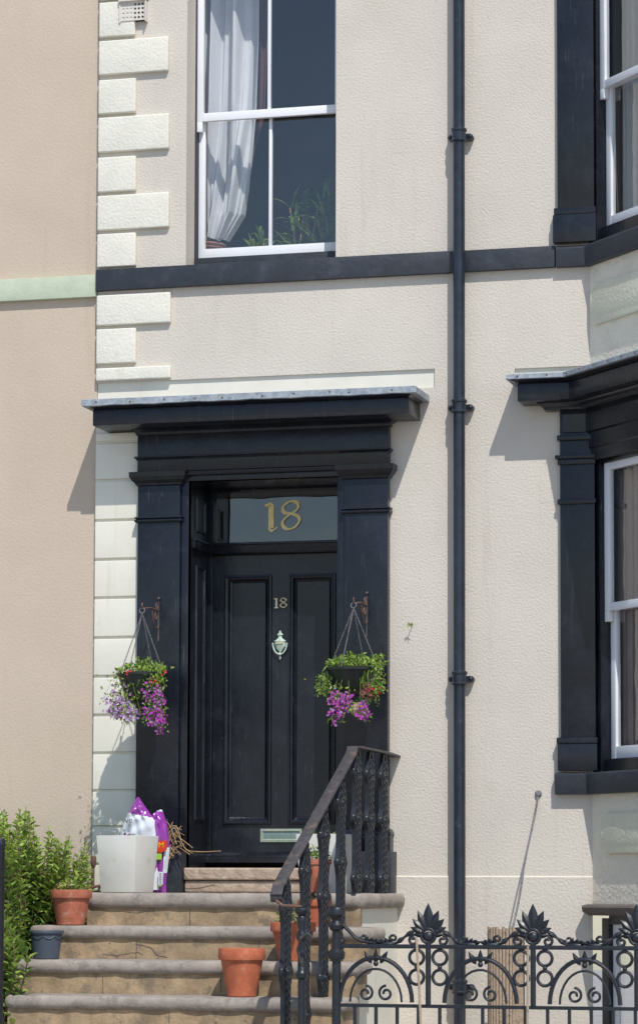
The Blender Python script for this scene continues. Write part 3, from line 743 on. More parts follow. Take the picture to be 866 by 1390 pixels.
# entablature + cornice of the ground-floor bay
e = MB()
ze0, ze1 = at(780, 617, -.06).z+.0, at(780, 556, -.06).z
zE = zc(822, 606, 0)
vv = [(-.2, z1_+.02), (.016, z1_+.02), (.026, z1_+.10), (.034, z1_+.11), (.034, z1_+.21), (.052, z1_+.22), (.056, ze1-.03), (.05, ze1), (-.2, ze1)]
e.sweep([(X(763, -.05, 570), 0), (C0.x, 0), (C1.x, C1.y), (C1.x+2.2, C1.y)], vv)
e.build('bay_entablature', M['black'], house)
c_ = MB()
yl1 = at(700, 507.5, -.29).z
k1 = at(712, 544, -.235).z; k2 = at(712, 521, -.235).z
bx0 = X(702, -.235, 530)
P4 = [(bx0, 0), (bx0, -.0), (C0.x, 0), (C1.x, C1.y), (C1.x+2.2, C1.y)]
base = [(bx0+.20, 0), (C0.x, 0), (C1.x, C1.y), (C1.x+2.2, C1.y)]
# path runs from the wall round the left return, then along the faces at .20 out
def off_path(d, xl):
    t = math.tan(PHI/2)
    return [(xl, 0), (xl, -d), (C0.x-d*t, -d), (C1.x-d*t, C1.y-d), (C1.x+2.2, C1.y-d)]
for mm, dd, xl, prof in ((M['black'], .235, bx0, [(-.19, k1), (0, k1), (0, k2), (-.008, k2+.004), (.01, k2+.012), (.04, yl1-.04), (.045, yl1-.035), (-.19, yl1-.035)]),):
    c_.sweep(off_path(dd, xl), prof)
c_.sweep(off_path(.10, X(738, -.1, 556)), [(-.07, ze1-.002), (0, ze1-.002), (.0, ze1+.012), (.03, ze1+.03), (.045, k1-.002), (-.07, k1-.002)])
c_.build('bay_cornice', M['black'], house, bevel=.002)
l_ = MB(); l_.sweep(off_path(.29, bx0-.06), [(-.24, yl1-.03), (.004, yl1-.036), (.010, yl1-.034), (.008, yl1-.004), (0, yl1), (-.24, yl1+.008)])
lo = l_.build('bay_lead_capping', M['lead'], house)
nl = MB()
op = off_path(.301, bx0-.06)
for i in range(1, 4):
    a, b_ = Vector(op[i]), Vector(op[i+1]); n_k = max(2, int((b_-a).length/.15))
    for k in range(n_k):
        q = a.lerp(b_, (k+.4)/n_k+rnd.uniform(-.02, .02)); nl = MB(); nl.sphere((q.x, q.y, yl1-.019+rnd.uniform(-.006, .006)), .006, 8); nl.build('nail', M['rust'], lo)
# rooms behind the bay, curtains, shutters
rb = MB()
for z0, z1 in ((zlo-.4, ZTOP), (zlo2-.6, z1_+.3)):
    pl = [tuple(C0+Vector((.10, .02, 0)))[:2], (C1.x+.2, C1.y+.3), (C1.x+2.0, C1.y+.3), (C1.x+2.4, .2), (C1.x+2.6, 3), (C0.x-.1, 3)]
    m_ = len(pl)
    rb.add([(x, y, z) for z in (z0, z1) for x, y in pl], [tuple(range(m_)), tuple(range(m_, 2*m_))]+[(i, (i+1) % m_, m_+(i+1) % m_, m_+i) for i in range(1, m_) if i not in (0, 1)])
rb.build('bay_room', M['room'], house)
def cant_curtain(label, m, u0, u1, z0, z1, off, folds, amp, seed=2, name='curtain', cat='curtain'):
    rr = random.Random(seed); a1 = rr.uniform(0, 6); c = MB(); nu, nv = 70, 20; vv = []
    for j in range(nv+1):
        for q in range(nu+1):
            s_ = q/nu; t = j/nv
            o_ = off+amp*(math.sin(folds*6.283*s_+a1+.5*t)+.4*math.sin(folds*15*s_+t*2)) if amp else off
            vv.append(tc(u0+(u1-u0)*s_, o_, z0+(z1-z0)*t))
    c.add(vv, [(j*(nu+1)+q, j*(nu+1)+q+1, (j+1)*(nu+1)+q+1, (j+1)*(nu+1)+q) for j in range(nv) for q in range(nu)])
    o = c.build(name, m, None, smooth=True); tag(o, label, cat)
cant_curtain('pale curtain hanging in folds inside the upper bay window', M['net'], .09, .42, zlo-.05, ZTOP-.4, -.22, 5, .02)
cant_curtain('cream blind inside the upper bay window behind the pale curtain', M['blind'], .43, .98, zlo-.05, ZTOP-.4, -.25, 6, .008, 5, 'blind', 'blind')
cant_curtain('plain beige blind pulled half down in the ground floor bay window', M['blind'], .38, .98, zr2+.02, z1_-.0, -.24, 1, .002, 6, 'blind', 'blind')
sh = MB(); cant_box(sh, .10, .16, -.26, -.165, zlo2, z1_); cant_box(sh, .17, .24, -.27, -.175, zlo2, z1_); cant_box(sh, .25, .36, -.28, -.185, zlo2, z1_)
cant_box(sh, .375, .40, -.30, -.20, zlo2, z1_)
o = sh.build('window_shutter', M['shutter'], None, bevel=.004); tag(o, 'folded taupe wooden shutter inside the ground floor bay window', 'shutter')

# ------------------------------------------------------------ downpipe
yp = -.095; pxx = X(623, yp, 650); rp = .041
dpz = [at(623, 183, yp).z, at(623, 551, yp).z, at(623, 920, yp).z]
dpipe = thing('downpipe', (pxx, 0, 0), 'black cast iron downpipe running up the cream wall between door and bay', 'drainpipe')
m = MB(); m.lathe((pxx, yp, 0), [(rp, .02), (rp, ZTOP)], 24); m.build('pipe', M['pipe'], dpipe, smooth=True)
for zc_ in dpz+[at(623, 1289+50, yp).z]:
    m = MB()
    m.lathe((pxx, yp, zc_), [(rp+.001, -.05), (rp+.013, -.046), (rp+.013, -.036), (rp+.008, -.03), (rp+.008, .02), (rp+.014, .026), (rp+.014, .04), (rp+.001, .05)], 24)
    for s_ in (-1, 1):
        m.box(pxx+s_*.044-.012, pxx+s_*.044+.02*s_+.012, -.06, .0, zc_-.026, zc_+.014)
        m.tube([(pxx+s_*.070, -.0, zc_-.006), (pxx+s_*.070, -.05, zc_-.006)], [.020, .020], 12)
        m.sphere((pxx+s_*.070, -.052, zc_-.006), .017, 12)
    m.build('pipe_collar', M['pipe'], dpipe, smooth=True)

# ------------------------------------------------------------ entrance steps
steps = thing('entrance_steps', (X(340, -1), 0, 0), 'worn stone entrance steps with rounded nosings below the black door', 'steps')
PD = 1.13
sxl, sxr = X(118, -PD, 1220), X(489, -PD, 1220)
TR = .35; RISE = ZP-Z(1258, -1.50)
def rounded(path_l, path_r, yf, r=.05, yr=0):
    pts = [(path_l, 0), (path_l, yf+r)]
    for k in range(1, 6):
        a = math.pi/2*k/6; pts.append((path_l+r-r*math.cos(a), yf+r-r*math.sin(a)))
    pts += [(path_l+r, yf), (path_r-r, yf)]
    for k in range(1, 6):
        a = math.pi/2*k/6; pts.append((path_r-r+r*math.sin(a), yf+r-r*math.cos(a)))
    pts += [(path_r, yf+r), (path_r, yr)]
    return pts
for k in range(7):
    zt = ZP-k*RISE
    if zt < .1: break
    xl = sxl-.25*min(k, 1)+.10*max(0, k-2); xr_ = sxr+(.14 if k else 0)
    yf_ = -PD-TR*k
    th = .098 if k == 0 else .085
    wv = MB(); pth = rounded(xl, xr_, yf_, yr=(yf_+TR-.012 if k else 0))
    # wavy, worn nosing
    npth = []
    for (x0, y0), (x1, y1) in zip(pth[:-1], pth[1:]):
        nn = max(1, int(math.hypot(x1-x0, y1-y0)/.06))
        for q in range(nn): npth.append((x0+(x1-x0)*q/nn, y0+(y1-y0)*q/nn+.003*math.sin(q*1.7+k)))
    npth.append(pth[-1])
    prof = [(-.05, zt-th), (0, zt-th)]+[(.002+.030*math.cos(a), zt-th/2-.49*th*math.sin(a)) for a in [R(80-i*16) for i in range(11)]]+[(-.02, zt), (-.06, zt+.001)]
    wv.sweep(npth, prof)
    for v in wv.v:
        q_ = mnoise.noise(Vector((v.x*5, v.y*5, k*7.3)))*.5+mnoise.noise(Vector((v.x*19, v.y*19, v.z*19+k)))*.35
        v.z += .009*q_; v.y += .010*q_
    wv.box(xl+.04, xr_-.04, yf_+.05, 0, zt-.05, zt-.0005) if k == 0 else wv.box(xl+.04, xr_-.04, yf_+.05, yf_+TR-.0, zt-.05, zt-.0005)
    wv.build('tread', M['tread'], steps, smooth=True)
    rs = MB(); zb = max(0, zt-RISE)
    rs.sweep([(xl, .0), (xl, yf_), (xr_, yf_), (xr_-.0, yf_+.33 if k else yf_+.05)], [(-.2, zb), (-.001, zb), (-.001, zt-th+.002), (-.2, zt-th+.002)])
    rs.build('riser', M['riser'], steps)
def crack(pts, y, r_=.0028, name='crack'):
    m = MB(); P_ = []
    for (a0, b0), (a1, b1) in zip(pts[:-1], pts[1:]):
        nn = max(2, int(abs(a1-a0)/4))
        for q in range(nn): P_.append(at(a0+(a1-a0)*q/nn+rnd.uniform(-.5, .5), b0+(b1-b0)*q/nn+rnd.uniform(-.9, .9), y))
    P_.append(at(*pts[-1], y)); m.tube(P_, [r_*rnd.uniform(.5, 1.2) for _ in P_], 5); return m.build(name, M['lintel'], steps)
yr1, yr2 = -PD-.0005, -PD-TR-.0005
crack([(258, 1233), (258.5, 1258)], yr1, .003, 'joint'); crack([(171, 1238), (190, 1239), (197, 1237)], yr1, .002)
crack([(139, 1295), (160, 1297), (187, 1292), (194, 1296)], yr2, .0016); crack([(185, 1281), (206, 1287), (213, 1296), (228, 1300)], yr2, .0022); crack([(186, 1277), (185, 1303)], yr2, .0025, 'joint')
crack([(352, 1277), (353, 1303)], yr2, .0028, 'joint')
for px_, k_ in ((140, 2), (300, 2), (230, 3)): crack([(px_, 1280+k_*0+46*(k_-1)), (px_, 1302+46*(k_-1))], -PD-TR*k_-.0005, .0028, 'joint')
sw = MB(); sw.box(sxr-.3, sxr-.018, -PD+.05, -.0, 0, ZP-.09); sw.build('side_wall', M['quoin_s'], steps)
# threshold stones
thz = at(340, 1178, -.1).z
ts = MB()
tx0, tx1 = pilL[1]+.058, pilR[0]-.05
ts.box(tx0, tx1, -.12, yD+.3, thz-.085, thz); ts.box(tx0+.002, tx1-.002, -.10, yD, ZP+.001, thz-.09)
o = ts.build('threshold', M['thresh'], steps, bevel=.014, seg=3)

# ------------------------------------------------------------ handrail with cast balusters
xh = X(536, -.02, 1020)
yb_, ye = -1.19, -2.98
zh = at(475, 1015.5, yb_).z
ze_ = at(379, 1211, ye).z
hr = thing('handrail', (xh, -1, ZP), 'black iron handrail with ornate cast balusters down the right of the steps', 'handrail')
m = MB(); hw = .035
def bar_path(mb, pts, hw, th):     # flat bar in the YZ plane, wide in x
    vv = []
    for i, p in enumerate(pts):
        a = Vector(pts[max(i-1, 0)]); b_ = Vector(pts[min(i+1, len(pts)-1)]); t = (b_-a).normalized(); n = Vector((-t.y, t.x))
        if n.y < 0: n = -n
        for sx_ in (-1, 1):
            for sn in (0, 1): vv.append((xh+sx_*hw, p[0]+n.x*th*sn, p[1]+n.y*th*sn))
    fs = []
    for i in range(len(pts)-1):
        q = i*4; r_ = q+4
        fs += [(q, q+1, r_+1, r_), (q+2, r_+2, r_+3, q+3), (q, r_, r_+2, q+2), (q+1, q+3, r_+3, r_+1)]
    fs += [(0, 2, 3, 1), (len(vv)-4, len(vv)-3, len(vv)-1, len(vv)-2)]
    mb.add(vv, fs)
arc = [(ye-.03*math.sin(a), ze_-.03+.03*math.cos(a)) for a in [R(k*25) for k in range(1, 8)]]
bar_path(m, [(.0, zh-.01), (-.3, zh), (-1.1, zh+.004), (yb_, zh), (yb_-.05, zh-.05), (ye+.02, ze_+.03), (ye, ze_)]+arc[2:], hw, .014)
m.build('rail', M['ironworn'], hr, bevel=.003)
# twisted link to the newel
nxp = at(409, 1236, -3.12)
m = MB(); m.tube([(xh, ye-.02, ze_-.05), (xh+.05, ye-.06, ze_-.08), (nxp.x, -3.12, at(409, 1231, -3.12).z)], .010, 8); m.build('link', M['rust'], hr)

def baluster(yc, z0, z1):
    """pierced cast plate lying in the YZ plane, thick in x"""
    m = MB(); H = z1-z0; tx = .013
    def hwid(t):
        wv = .072
        for c_, s_, a_ in ((.10, .05, .034), (.52, .05, .042), (.84, .055, .036)):
            wv += a_*math.exp(-((t-c_)/s_)**2)
        if t > .93: wv *= max(.35, 1-(t-.93)*9)
        return wv
    n = 46
    for s_ in (-1, 1):
        vv = []
        for i in range(n+1):
            t = i/n; w_ = hwid(t); z_ = z0+H*t
            for xx in (-tx, tx):
                for ww in (w_, w_-.017): vv.append((xh+xx, yc+s_*ww, z_))
        fs = []
        for i in range(n):
            q = i*4; r_ = q+4; fs += [(q, q+1, r_+1, r_), (q+2, r_+2, r_+3, q+3), (q, r_, r_+2, q+2), (q+1, q+3, r_+3, r_+1)]
        fs += [(0, 2, 3, 1), (4*n, 4*n+1, 4*n+3, 4*n+2)]
        m.add(vv, fs)
    k = 0; z_ = z0+.03
    while z_ < z1-.03:
        t = (z_-z0)/H; w_ = hwid(t)-.010
        r_ = max(.012, min(.03, w_*.55))
        m.torus((xh+.010, yc-w_*.48, z_), (0, 1, 0), (0, 0, 1), r_*.75, .0085, 9, 5)
        m.torus((xh+.010, yc+w_*.48, z_+.008), (0, 1, 0), (0, 0, 1), r_*.75, .0085, 9, 5)
        if w_ > .055: m.sphere((xh+.012, yc, z_), .017, 8, (.6, 1, 1))
        else: m.sphere((xh+.008, yc, z_+.01), .008, 6, (1, 1, 1.6))
        z_ += r_*1.55; k += 1
    for c_ in (.10, .52, .84):
        m.torus((xh+.012, yc, z0+H*c_), (0, 1, 0), (0, 0, 1), .034, .009, 14, 6)
        m.sphere((xh+.012, yc, z0+H*c_), .019, 8)
        m.sphere((xh, yc-hwid(c_)+.012, z0+H*c_), .020, 8, (1, .8, 1.5)); m.sphere((xh, yc+hwid(c_)-.012, z0+H*c_), .020, 8, (1, .8, 1.5))
    m.tube([(xh, yc, z1-.04), (xh, yc, z1+.01)], .012, 6)
    return m.build('baluster', M['iron'], hr, smooth=True)
for yc in (-.36, -.74, -1.09): baluster(yc, ZP+.0, zh-.005)
sl_ = (zh-ze_)/(yb_-ye)
for i, yc in enumerate((-1.50, -1.92, -2.36, -2.79)):
    zt = zh-(yb_-yc)*sl_-.012 if False else ze_+(yc-ye)*sl_-.012
    stp = int((-yc-PD)/TR)+1
    baluster(yc, ZP-stp*RISE, zt)

# newel post and fence
def ring_post(name, label, px, pyt, y, r0, cat='post', group=None):
    P = at(px, pyt, y); t = thing(name, (P.x, y, 0), label, cat, group); m = MB(); z = P.z
    prof = [(r0, .0), (r0, z-.42), (r0*1.5, z-.41), (r0*1.6, z-.385), (r0*1.1, z-.37), (r0*.95, z-.20), (r0*1.35, z-.19), (r0*1.5, z-.17), (r0*1.2, z-.15), (r0*.95, z-.13), (r0*1.3, z-.085), (r0*1.25, z-.06), (r0*.95, z-.05), (r0*1.7, z-.035), (r0*1.9, z-.02), (r0*1.7, z-.008), (r0*.7, z)]
    m.lathe((P.x, y, 0), prof, 16); m.build('shaft', M['iron'], t, smooth=True)
    return t, P
nt_, NP = ring_post('newel_post', 'turned black iron newel post with ringed cap at the foot of the handrail', 410, 1231, -3.12, .023)
m = MB(); m.tube([(NP.x+.01, -3.13, NP.z-.36), (NP.x-.01, -3.18, NP.z-.25), (NP.x+.02, -3.22, NP.z-.18), (NP.x+.06, -3.22, NP.z-.15), (NP.x+.09, -3.21, NP.z-.18), (NP.x+.07, -3.20, NP.z-.20)], .008, 8); m.build('latch_hook', M['ironworn'], nt_)
YF = -3.2
fence = thing('front_railing', (X(640, YF), YF, 0), 'black cast iron front railing with palmette finials and scrollwork', 'railing')
P = at(457, 1231, YF); m = MB(); z = P.z; r0 = .026
m.lathe((P.x, YF, 0), [(.03, 0), (.026, .1), (.026, z-.14), (.04, z-.13), (.046, z-.105), (.035, z-.09), (.028, z-.08), (.036, z-.06), (.05, z-.045), (.052, z-.02), (.045, z-.005), (.03, z)], 18)
m.lathe((P.x, YF, 0), [(.045, z-.30), (.05, z-.28), (.05, z-.26), (.03, z-.24)], 18)
m.build('end_post', M['iron'], fence, smooth=True)
zr_ = at(650, 1285.5, YF).z; xf0 = P.x; xf1 = X(1010, YF, 1285)
m = MB(); m.box(xf0, xf1, YF-.014, YF+.014, zr_-.012, zr_+.012); m.build('top_rail', M['iron'], fence, bevel=.003)
m = MB(); m.box(xf0, xf1, YF-.012, YF+.012, .22, .25); m.build('bottom_rail', M['iron'], fence)
zl_ = zr_-.34
m = MB(); m.box(xf0, xf1, YF-.011, YF+.011, zl_-.01, zl_+.01); m.build('middle_rail', M['iron'], fence)
fin = [X(v, YF, 1270) for v in (581, 723, 863.5, 1004)]
def spiral(c, r, a0, turns, dirn, n=22, y=YF):
    return [(c[0]+r*(1-.72*k/n)*math.cos(a0+dirn*turns*6.283*k/n), y, c[1]+r*(1-.72*k/n)*math.sin(a0+dirn*turns*6.283*k/n)) for k in range(n+1)]
def leaf3(mb, base, ang, L, wd, y):
    n = 8; vv = []
    d = Vector((math.sin(ang), math.cos(ang))); s_ = Vector((d.y, -d.x))
    for i in range(n+1):
        t = i/n; wv = wd*math.sin(math.pi*min(1, t**.8))*.5+.001; c = Vector(base)+d*L*t
        th = .012*math.sin(math.pi*min(.97, t+.03))+.002
        vv += [(c.x-s_.x*wv, y, c.y-s_.y*wv), (c.x, y-th, c.y), (c.x+s_.x*wv, y, c.y+s_.y*wv), (c.x, y+th, c.y)]
    fs = [(i*4+k, i*4+(k+1) % 4, (i+1)*4+(k+1) % 4, (i+1)*4+k) for i in range(n) for k in range(4)]
    mb.add(vv, fs)
for fx in fin:
    m = MB(); cz = zr_+.062
    for ang, L, wd in ((0, .158, .062), (R(24), .130, .052), (R(-24), .130, .052), (R(46), .108, .046), (R(-46), .108, .046), (R(68), .092, .038), (R(-68), .092, .038), (R(90), .07, .03), (R(-90), .07, .03)):
        leaf3(m, (fx+math.sin(ang)*.022, cz+.006+math.cos(ang)*.022), ang, L, wd, YF)
    m.torus((fx, YF, cz), (1, 0, 0), (0, 0, 1), .04, .011, 18, 8); m.sphere((fx, YF, cz-.004), .030, 10, (1, .6, 1))
    m.tube([(fx, YF, zr_-.33), (fx, YF, cz-.04)], .016, 8)
    m.build('finial', M['iron'], fence, smooth=True)
    m = MB()
    for s_ in (-1, 1):
        pts = [(fx+s_*.045, YF, cz+.02), (fx+s_*.075, YF, cz+.028), (fx+s_*.12, YF, cz+.005), (fx+s_*.16, YF, zr_+.038), (fx+s_*.20, YF, zr_+.016), (fx+s_*.275, YF, zr_+.014)]
        m.tube([tuple(v) for v in spl(pts, 5)], [.011+.004*math.sin(k*.9) for k in range(26)], 8)
        m.tube(spiral((fx+s_*.085, zr_+.034), .03, math.pi/2, 1.2, -s_), .0085, 8)
        m.tube(spiral((fx+s_*.205, zr_+.045), .022, math.pi, 1.0, s_), .0075, 8)
        for q in range(4): leaf3(m, (fx+s_*(.215+.018*q), zr_+.018), s_*R(25+q*16), .042, .02, YF)
    m.build('scroll', M['iron'], fence, smooth=True)
    m = MB()
    for s_ in (-1, 1):
        m.torus((fx+s_*.068, YF, zr_-.062), (1, 0, 0), (0, 0, 1), .042, .0095, 20, 8)
        m.torus((fx+s_*.068, YF, zr_-.175), (1, 0, 0), (0, 0, 1), .042, .0095, 20, 8)
        m.sphere((fx+s_*.068, YF, zr_-.118), .014, 8)
    m.build('ring_ornament', M['iron'], fence, smooth=True)
ed = [xf0-(fin[0]-xf0)*.0]+fin
for i in range(len(fin)):
    a = xf0-.09 if i == 0 else fin[i-1]; b_ = fin[i]
    cx_ = (a+b_)/2; hwv = (b_-a)/2-.105
    if i == 0: cx_ = (xf0+.03+b_-.105)/2; hwv = (b_-.105-xf0-.03)/2
    m = MB(); m.tube([(cx_+hwv*1.05*math.cos(R(t)), YF, zl_+.02+.255*math.sin(R(t))) for t in range(0, 181, 10)], .013, 8)
    m.tube([(cx_+hwv*.75*math.cos(R(t)), YF, zl_+.02+.19*math.sin(R(t))) for t in range(0, 181, 12)], .007, 8)
    for q in (-.5, 0, .5): leaf3(m, (cx_+q*.05, zr_-.09-.01), q*1.1, .085, .03, YF)
    m.sphere((cx_, YF, zr_-.10), .016, 8)
    for q in (-1, 1): m.tube(spiral((cx_+q*.06, zl_+.07), .045, math.pi/2, 1.3, q), .008, 8)
    m.build('arch_ornament', M['iron'], fence, smooth=True)
nb_ = 0
xx = xf0+.11
while xx < xf1:
    m = MB(); m.box(xx-.009, xx+.009, YF-.009, YF+.009, .25, zl_-.01); m.build('bar', M['iron'], fence); xx += .125
kb = MB(); kb.box(xf0-.15, xf1, YF-.12, YF+.12, .001, .22)
o = kb.build('kerb_wall', M['riser'], None, bevel=.01); tag(o, 'low sandstone kerb carrying the black front railing', 'kerb wall')
# scrolled rail from newel to end post at the left of the fence
m = MB(); m.tube([tuple(v) for v in spl([(xf0+.03, YF, zr_+.13), (xf0+.07, YF, zr_+.09), (xf0+.11, YF, zr_+.05), (xf0+.15, YF, zr_+.03), (xf0+.24, YF, zr_+.016)], 5)], .011, 8)
m.tube(spiral((xf0+.16, zr_+.05), .022, math.pi, 1.0, 1), .0075, 8)
for q in range(4): leaf3(m, (xf0+.17+.018*q, zr_+.018), R(25+q*16), .042, .02, YF)
m.build('scroll', M['iron'], fence, smooth=True)

# black post at far left
P = at(1.5, 1137, -2.9)
lp = thing('railing_post', (P.x, -2.9, 0), 'slender black iron post with a rounded top at the far left of the shrub', 'post')
m = MB(); m.lathe((P.x, -2.9, 0), [(.027, 0), (.027, P.z-.06), (.03, P.z-.055), (.031, P.z-.03), (.024, P.z-.008), (.008, P.z)], 16); m.build('shaft', M['iron'], lp, smooth=True)
m = MB(); m.tube([(P.x-.6, -2.9, P.z-.6), (P.x+.0, -2.9, P.z-.6)], .012, 8); m.build('rail', M['rust'], lp)

# rusty side railing among the shrub
rr_ = thing('rusty_railing', (XL, -.8, 0), 'old rusty iron railing with knob topped uprights running through the shrub', 'railing')
ups = [(127.5, 1162, -.12), (103, 1169, -.36), (80, 1175, -.60), (56, 1178, -.82), (31, 1181, -1.05)]
rp_ = []
for px, py, y in ups:
    P = at(px, py, y); m = MB(); zt = P.z; zb = at(px, 1201+(-y)*24, y).z
    m.tube([(P.x, y, zb-.03), (P.x, y, zt-.05)], .009, 8)
    m.lathe((P.x, y, 0), [(.008, zt-.085), (.016, zt-.07), (.020, zt-.05), (.022, zt-.02), (.019, zt-.002), (.006, zt)], 10)
    m.build('upright', M['rust'], rr_, smooth=True); rp_.append((P.x, y, zb))
m = MB(); m.tube([(rp_[0][0]+.02, -.02, rp_[0][2]+.01)]+rp_, .010, 8); m.build('rail', M['rust'], rr_)

# ------------------------------------------------------------ foliage helpers
def leafquad(mb, p, d, s, L, W, fold=.25):
    d = Vector(d).normalized(); s = Vector(s); s = (s-d*s.dot(d)).normalized(); n = d.cross(s)
    p = Vector(p)
    mb.add([p, p+d*L*.35-s*W/2+n*W*fold, p+d*L*.75-s*W*.34+n*W*fold*.7, p+d*L, p+d*L*.75+s*W*.34+n*W*fold*.7, p+d*L*.35+s*W/2+n*W*fold, p+d*L*.5],
           [(0, 1, 6), (1, 2, 6), (2, 3, 6), (3, 4, 6), (4, 5, 6), (5, 0, 6)])
def rv(rr): return Vector((rr.gauss(0, 1), rr.gauss(0, 1), rr.gauss(0, 1))).normalized()

# shrub --------------------------------------------------------------
rs_ = random.Random(7)
shr = thing('shrub', (X(30, -.8, 1300), -.8, 0), 'leafy green shrub growing beside the steps against the beige wall', 'shrub')
lf = MB(); stm = MB()
# silhouette: x px -> top py
sil = [(-40, 1100), (-10, 1085), (8, 1105), (18, 1140), (26, 1100), (38, 1098), (48, 1118), (58, 1150), (66, 1122), (76, 1140), (88, 1150), (94, 1130), (104, 1165), (117, 1143), (124, 1180)]
def siltop(px):
    for (a, ya), (b_, yb2) in zip(sil[:-1], sil[1:]):
        if a <= px <= b_: return ya+(yb2-ya)*(px-a)/(b_-a)
    return 1200
def make_stem(bx_, by_, tip, dens=1.0):
    base = Vector((bx_, by_, rs_.uniform(.3, .9)))
    mid = base.lerp(tip, .5)+Vector((rs_.uniform(-.12, .12), rs_.uniform(-.1, .1), .06))
    pts = spl([tuple(base), tuple(mid), tuple(tip)], 10)
    pts = [Vector(p) for p in pts]
    stm.tube(pts, [.006-.0045*i/(len(pts)-1) for i in range(len(pts))], 5)
    acc = 0; ang = rs_.uniform(0, 6.28); total = sum((pts[i+1]-pts[i]).length for i in range(len(pts)-1)); run_ = 0
    for i in range(len(pts)-1):
        seg = pts[i+1]-pts[i]; n = max(1, int(seg.length/.029*dens)); d = seg.normalized()
        for k in range(n):
            f_ = (run_+seg.length*k/n)/total
            if f_ < .12: continue
            p = pts[i]+seg*k/n; ang += 1.57+rs_.uniform(-.3, .3)
            a = d.orthogonal().normalized(); b2 = d.cross(a)
            sz = rs_.uniform(.046, .084)*(.7 if rs_.random() < .15 else 1)*(1.0 if f_ < .85 else .75)
            for s2 in (0, math.pi):
                rad = a*math.cos(ang+s2)+b2*math.sin(ang+s2)
                lf.mi = 1 if (rs_.random() < (.35 if f_ < .8 else .8)) else 0
                dd = (rad*1.0+d*.45+Vector((rs_.uniform(-.2, .2), rs_.uniform(-.2, .2), rs_.uniform(-.1, .25))))
                leafquad(lf, p+rad*.004, dd, d.cross(rad)+rv(rs_)*.3, sz, sz*.60)
        run_ += seg.length
    lf.mi = 1
    for q in range(3): leafquad(lf, tip, Vector((rs_.uniform(-.5, .5), rs_.uniform(-.5, .5), 1)), rv(rs_), .026, .011)
for k in range(300):
    px = rs_.uniform(-60, 122); t = siltop(px); py = t+abs(rs_.gauss(0, 1))*50*(1 if k > 34 else .12)
    y = rs_.uniform(-1.9, -.15)
    if px > 28: y = rs_.uniform(-1.25, -.10)
    tip = at(px, py, y)
    b0 = at(min(px, 66)+rs_.uniform(-45, 12), 1330, y)
    make_stem(b0.x, y+rs_.uniform(-.1, .1), tip)
for k in range(90):      # low foreground sprays beside the dark pot
    px = rs_.uniform(-60, 18); py = rs_.uniform(1200, 1330); y = rs_.uniform(-2.2, -1.2)
    tip = at(px, py, y); b0 = at(px+rs_.uniform(-20, 10), 1390, y); make_stem(b0.x, y, tip)
lf.build('foliage', [M['leaf'], M['leafl']], shr); stm.build('branches', M['stem'], shr)
o = MB(); o.box(X(-80, -.8, 1380), sxl-.02, -2.0, -.02, .002, .30); og = o.build('planting_bed', M['soil'], None); tag(og, None, None, kind='structure')

# ------------------------------------------------------------ pots
def flowerpot(name, label, px, pyt, pyb, wpx, y, m, zbase=None, ring=False, group=None, taper=.66, rimh=.24):
    P = at(px, pyt, y); z1 = P.z; z0 = zbase if zbase is not None else at(px, pyb, y).z
    r = wpx/2/(FPX/((P-CAMP).dot(FW)))
    t = thing(name, (P.x, y, z0), label, 'flower pot' if 'plastic' not in label else 'plant pot', group); H = z1-z0; b = MB(); rb_ = r*taper
    rh = H*rimh
    pr = [(rb_*.96, 0), (rb_, .004)]
    nseg = 10
    for i in range(nseg+1):
        tt = i/nseg; rr2 = rb_+(r*.9-rb_)*tt; zz = .006+(H-rh-.006)*tt
        pr.append((rr2+(0.0018 if (ring and i % 2 and .25 < tt < .8) else 0), zz))
    pr += [(r*.985, H-rh), (r, H-rh+.006), (r, H-.006), (r*.985, H), (r*.93, H), (r*.88, H-.02), (r*.85, H-.045)]
    b.lathe((P.x, y, z0), pr, 32, cap=False); b.build('pot_body', m, t, smooth=True)
    s = MB(); s.lathe((P.x, y, z0), [(r*.87, H-.03), (r*.4, H-.02), (.001, H-.018)], 24, cap=False); s.build('soil', M['soil'], t)
    return t, Vector((P.x, y, z1)), r
def tuft(parent, c, rad, h, n, ms, seed, L=(.02, .035), name='foliage', droop=0):
    rr = random.Random(seed); f = MB()
    for k in range(n):
        a = rr.uniform(0, 6.28); q = rad*math.sqrt(rr.random()); p = Vector(c)+Vector((q*math.cos(a), q*math.sin(a), rr.uniform(-.01, 1)*h*(1-.5*q/rad)))
        f.mi = rr.randrange(len(ms)); d = rv(rr)+Vector((0, 0, .4)); l = rr.uniform(*L); leafquad(f, p, d, rv(rr), l, l*.55)
    return f.build(name, ms, parent)
t, c, r = flowerpot('terracotta_pot', 'weathered terracotta pot with wilting plant on the left end of the second step', 97, 1207.5, 1258, 57, -1.33, M['terra'], zbase=ZP-RISE+.002, ring=True)
tuft(t, c+Vector((-.01, 0, -.01)), r*.65, .07, 150, [M['leaf'], M['dry'], M['leafl']], 11, (.02, .04))
t, c, r = flowerpot('plastic_pot', 'slate blue plastic pot standing in front of the leafy shrub', 63.5, 1263, 1300, 48, -1.70, M['bluepot'], zbase=ZP-2*RISE+.002, taper=.74, rimh=.10)
m = MB()
for k in range(9):
    a0 = 2*math.pi*k/9; rr2 = r*.90
    m.tube([(c.x+rr2*math.cos(a0+(q/8)*.7), c.y+rr2*math.sin(a0+(q/8)*.7), c.z-.034-.018*math.sin(math.pi*q/8)) for q in range(9)], .003, 6)
m.build('swag_relief', M['bluepot'], t)
t, c, r = flowerpot('terracotta_pot', 'tall red terracotta pot on the landing in front of the white planter', 432, 1166, 1211, 36, -.90, M['terra'], zbase=ZP+.002, taper=.7, rimh=.16)
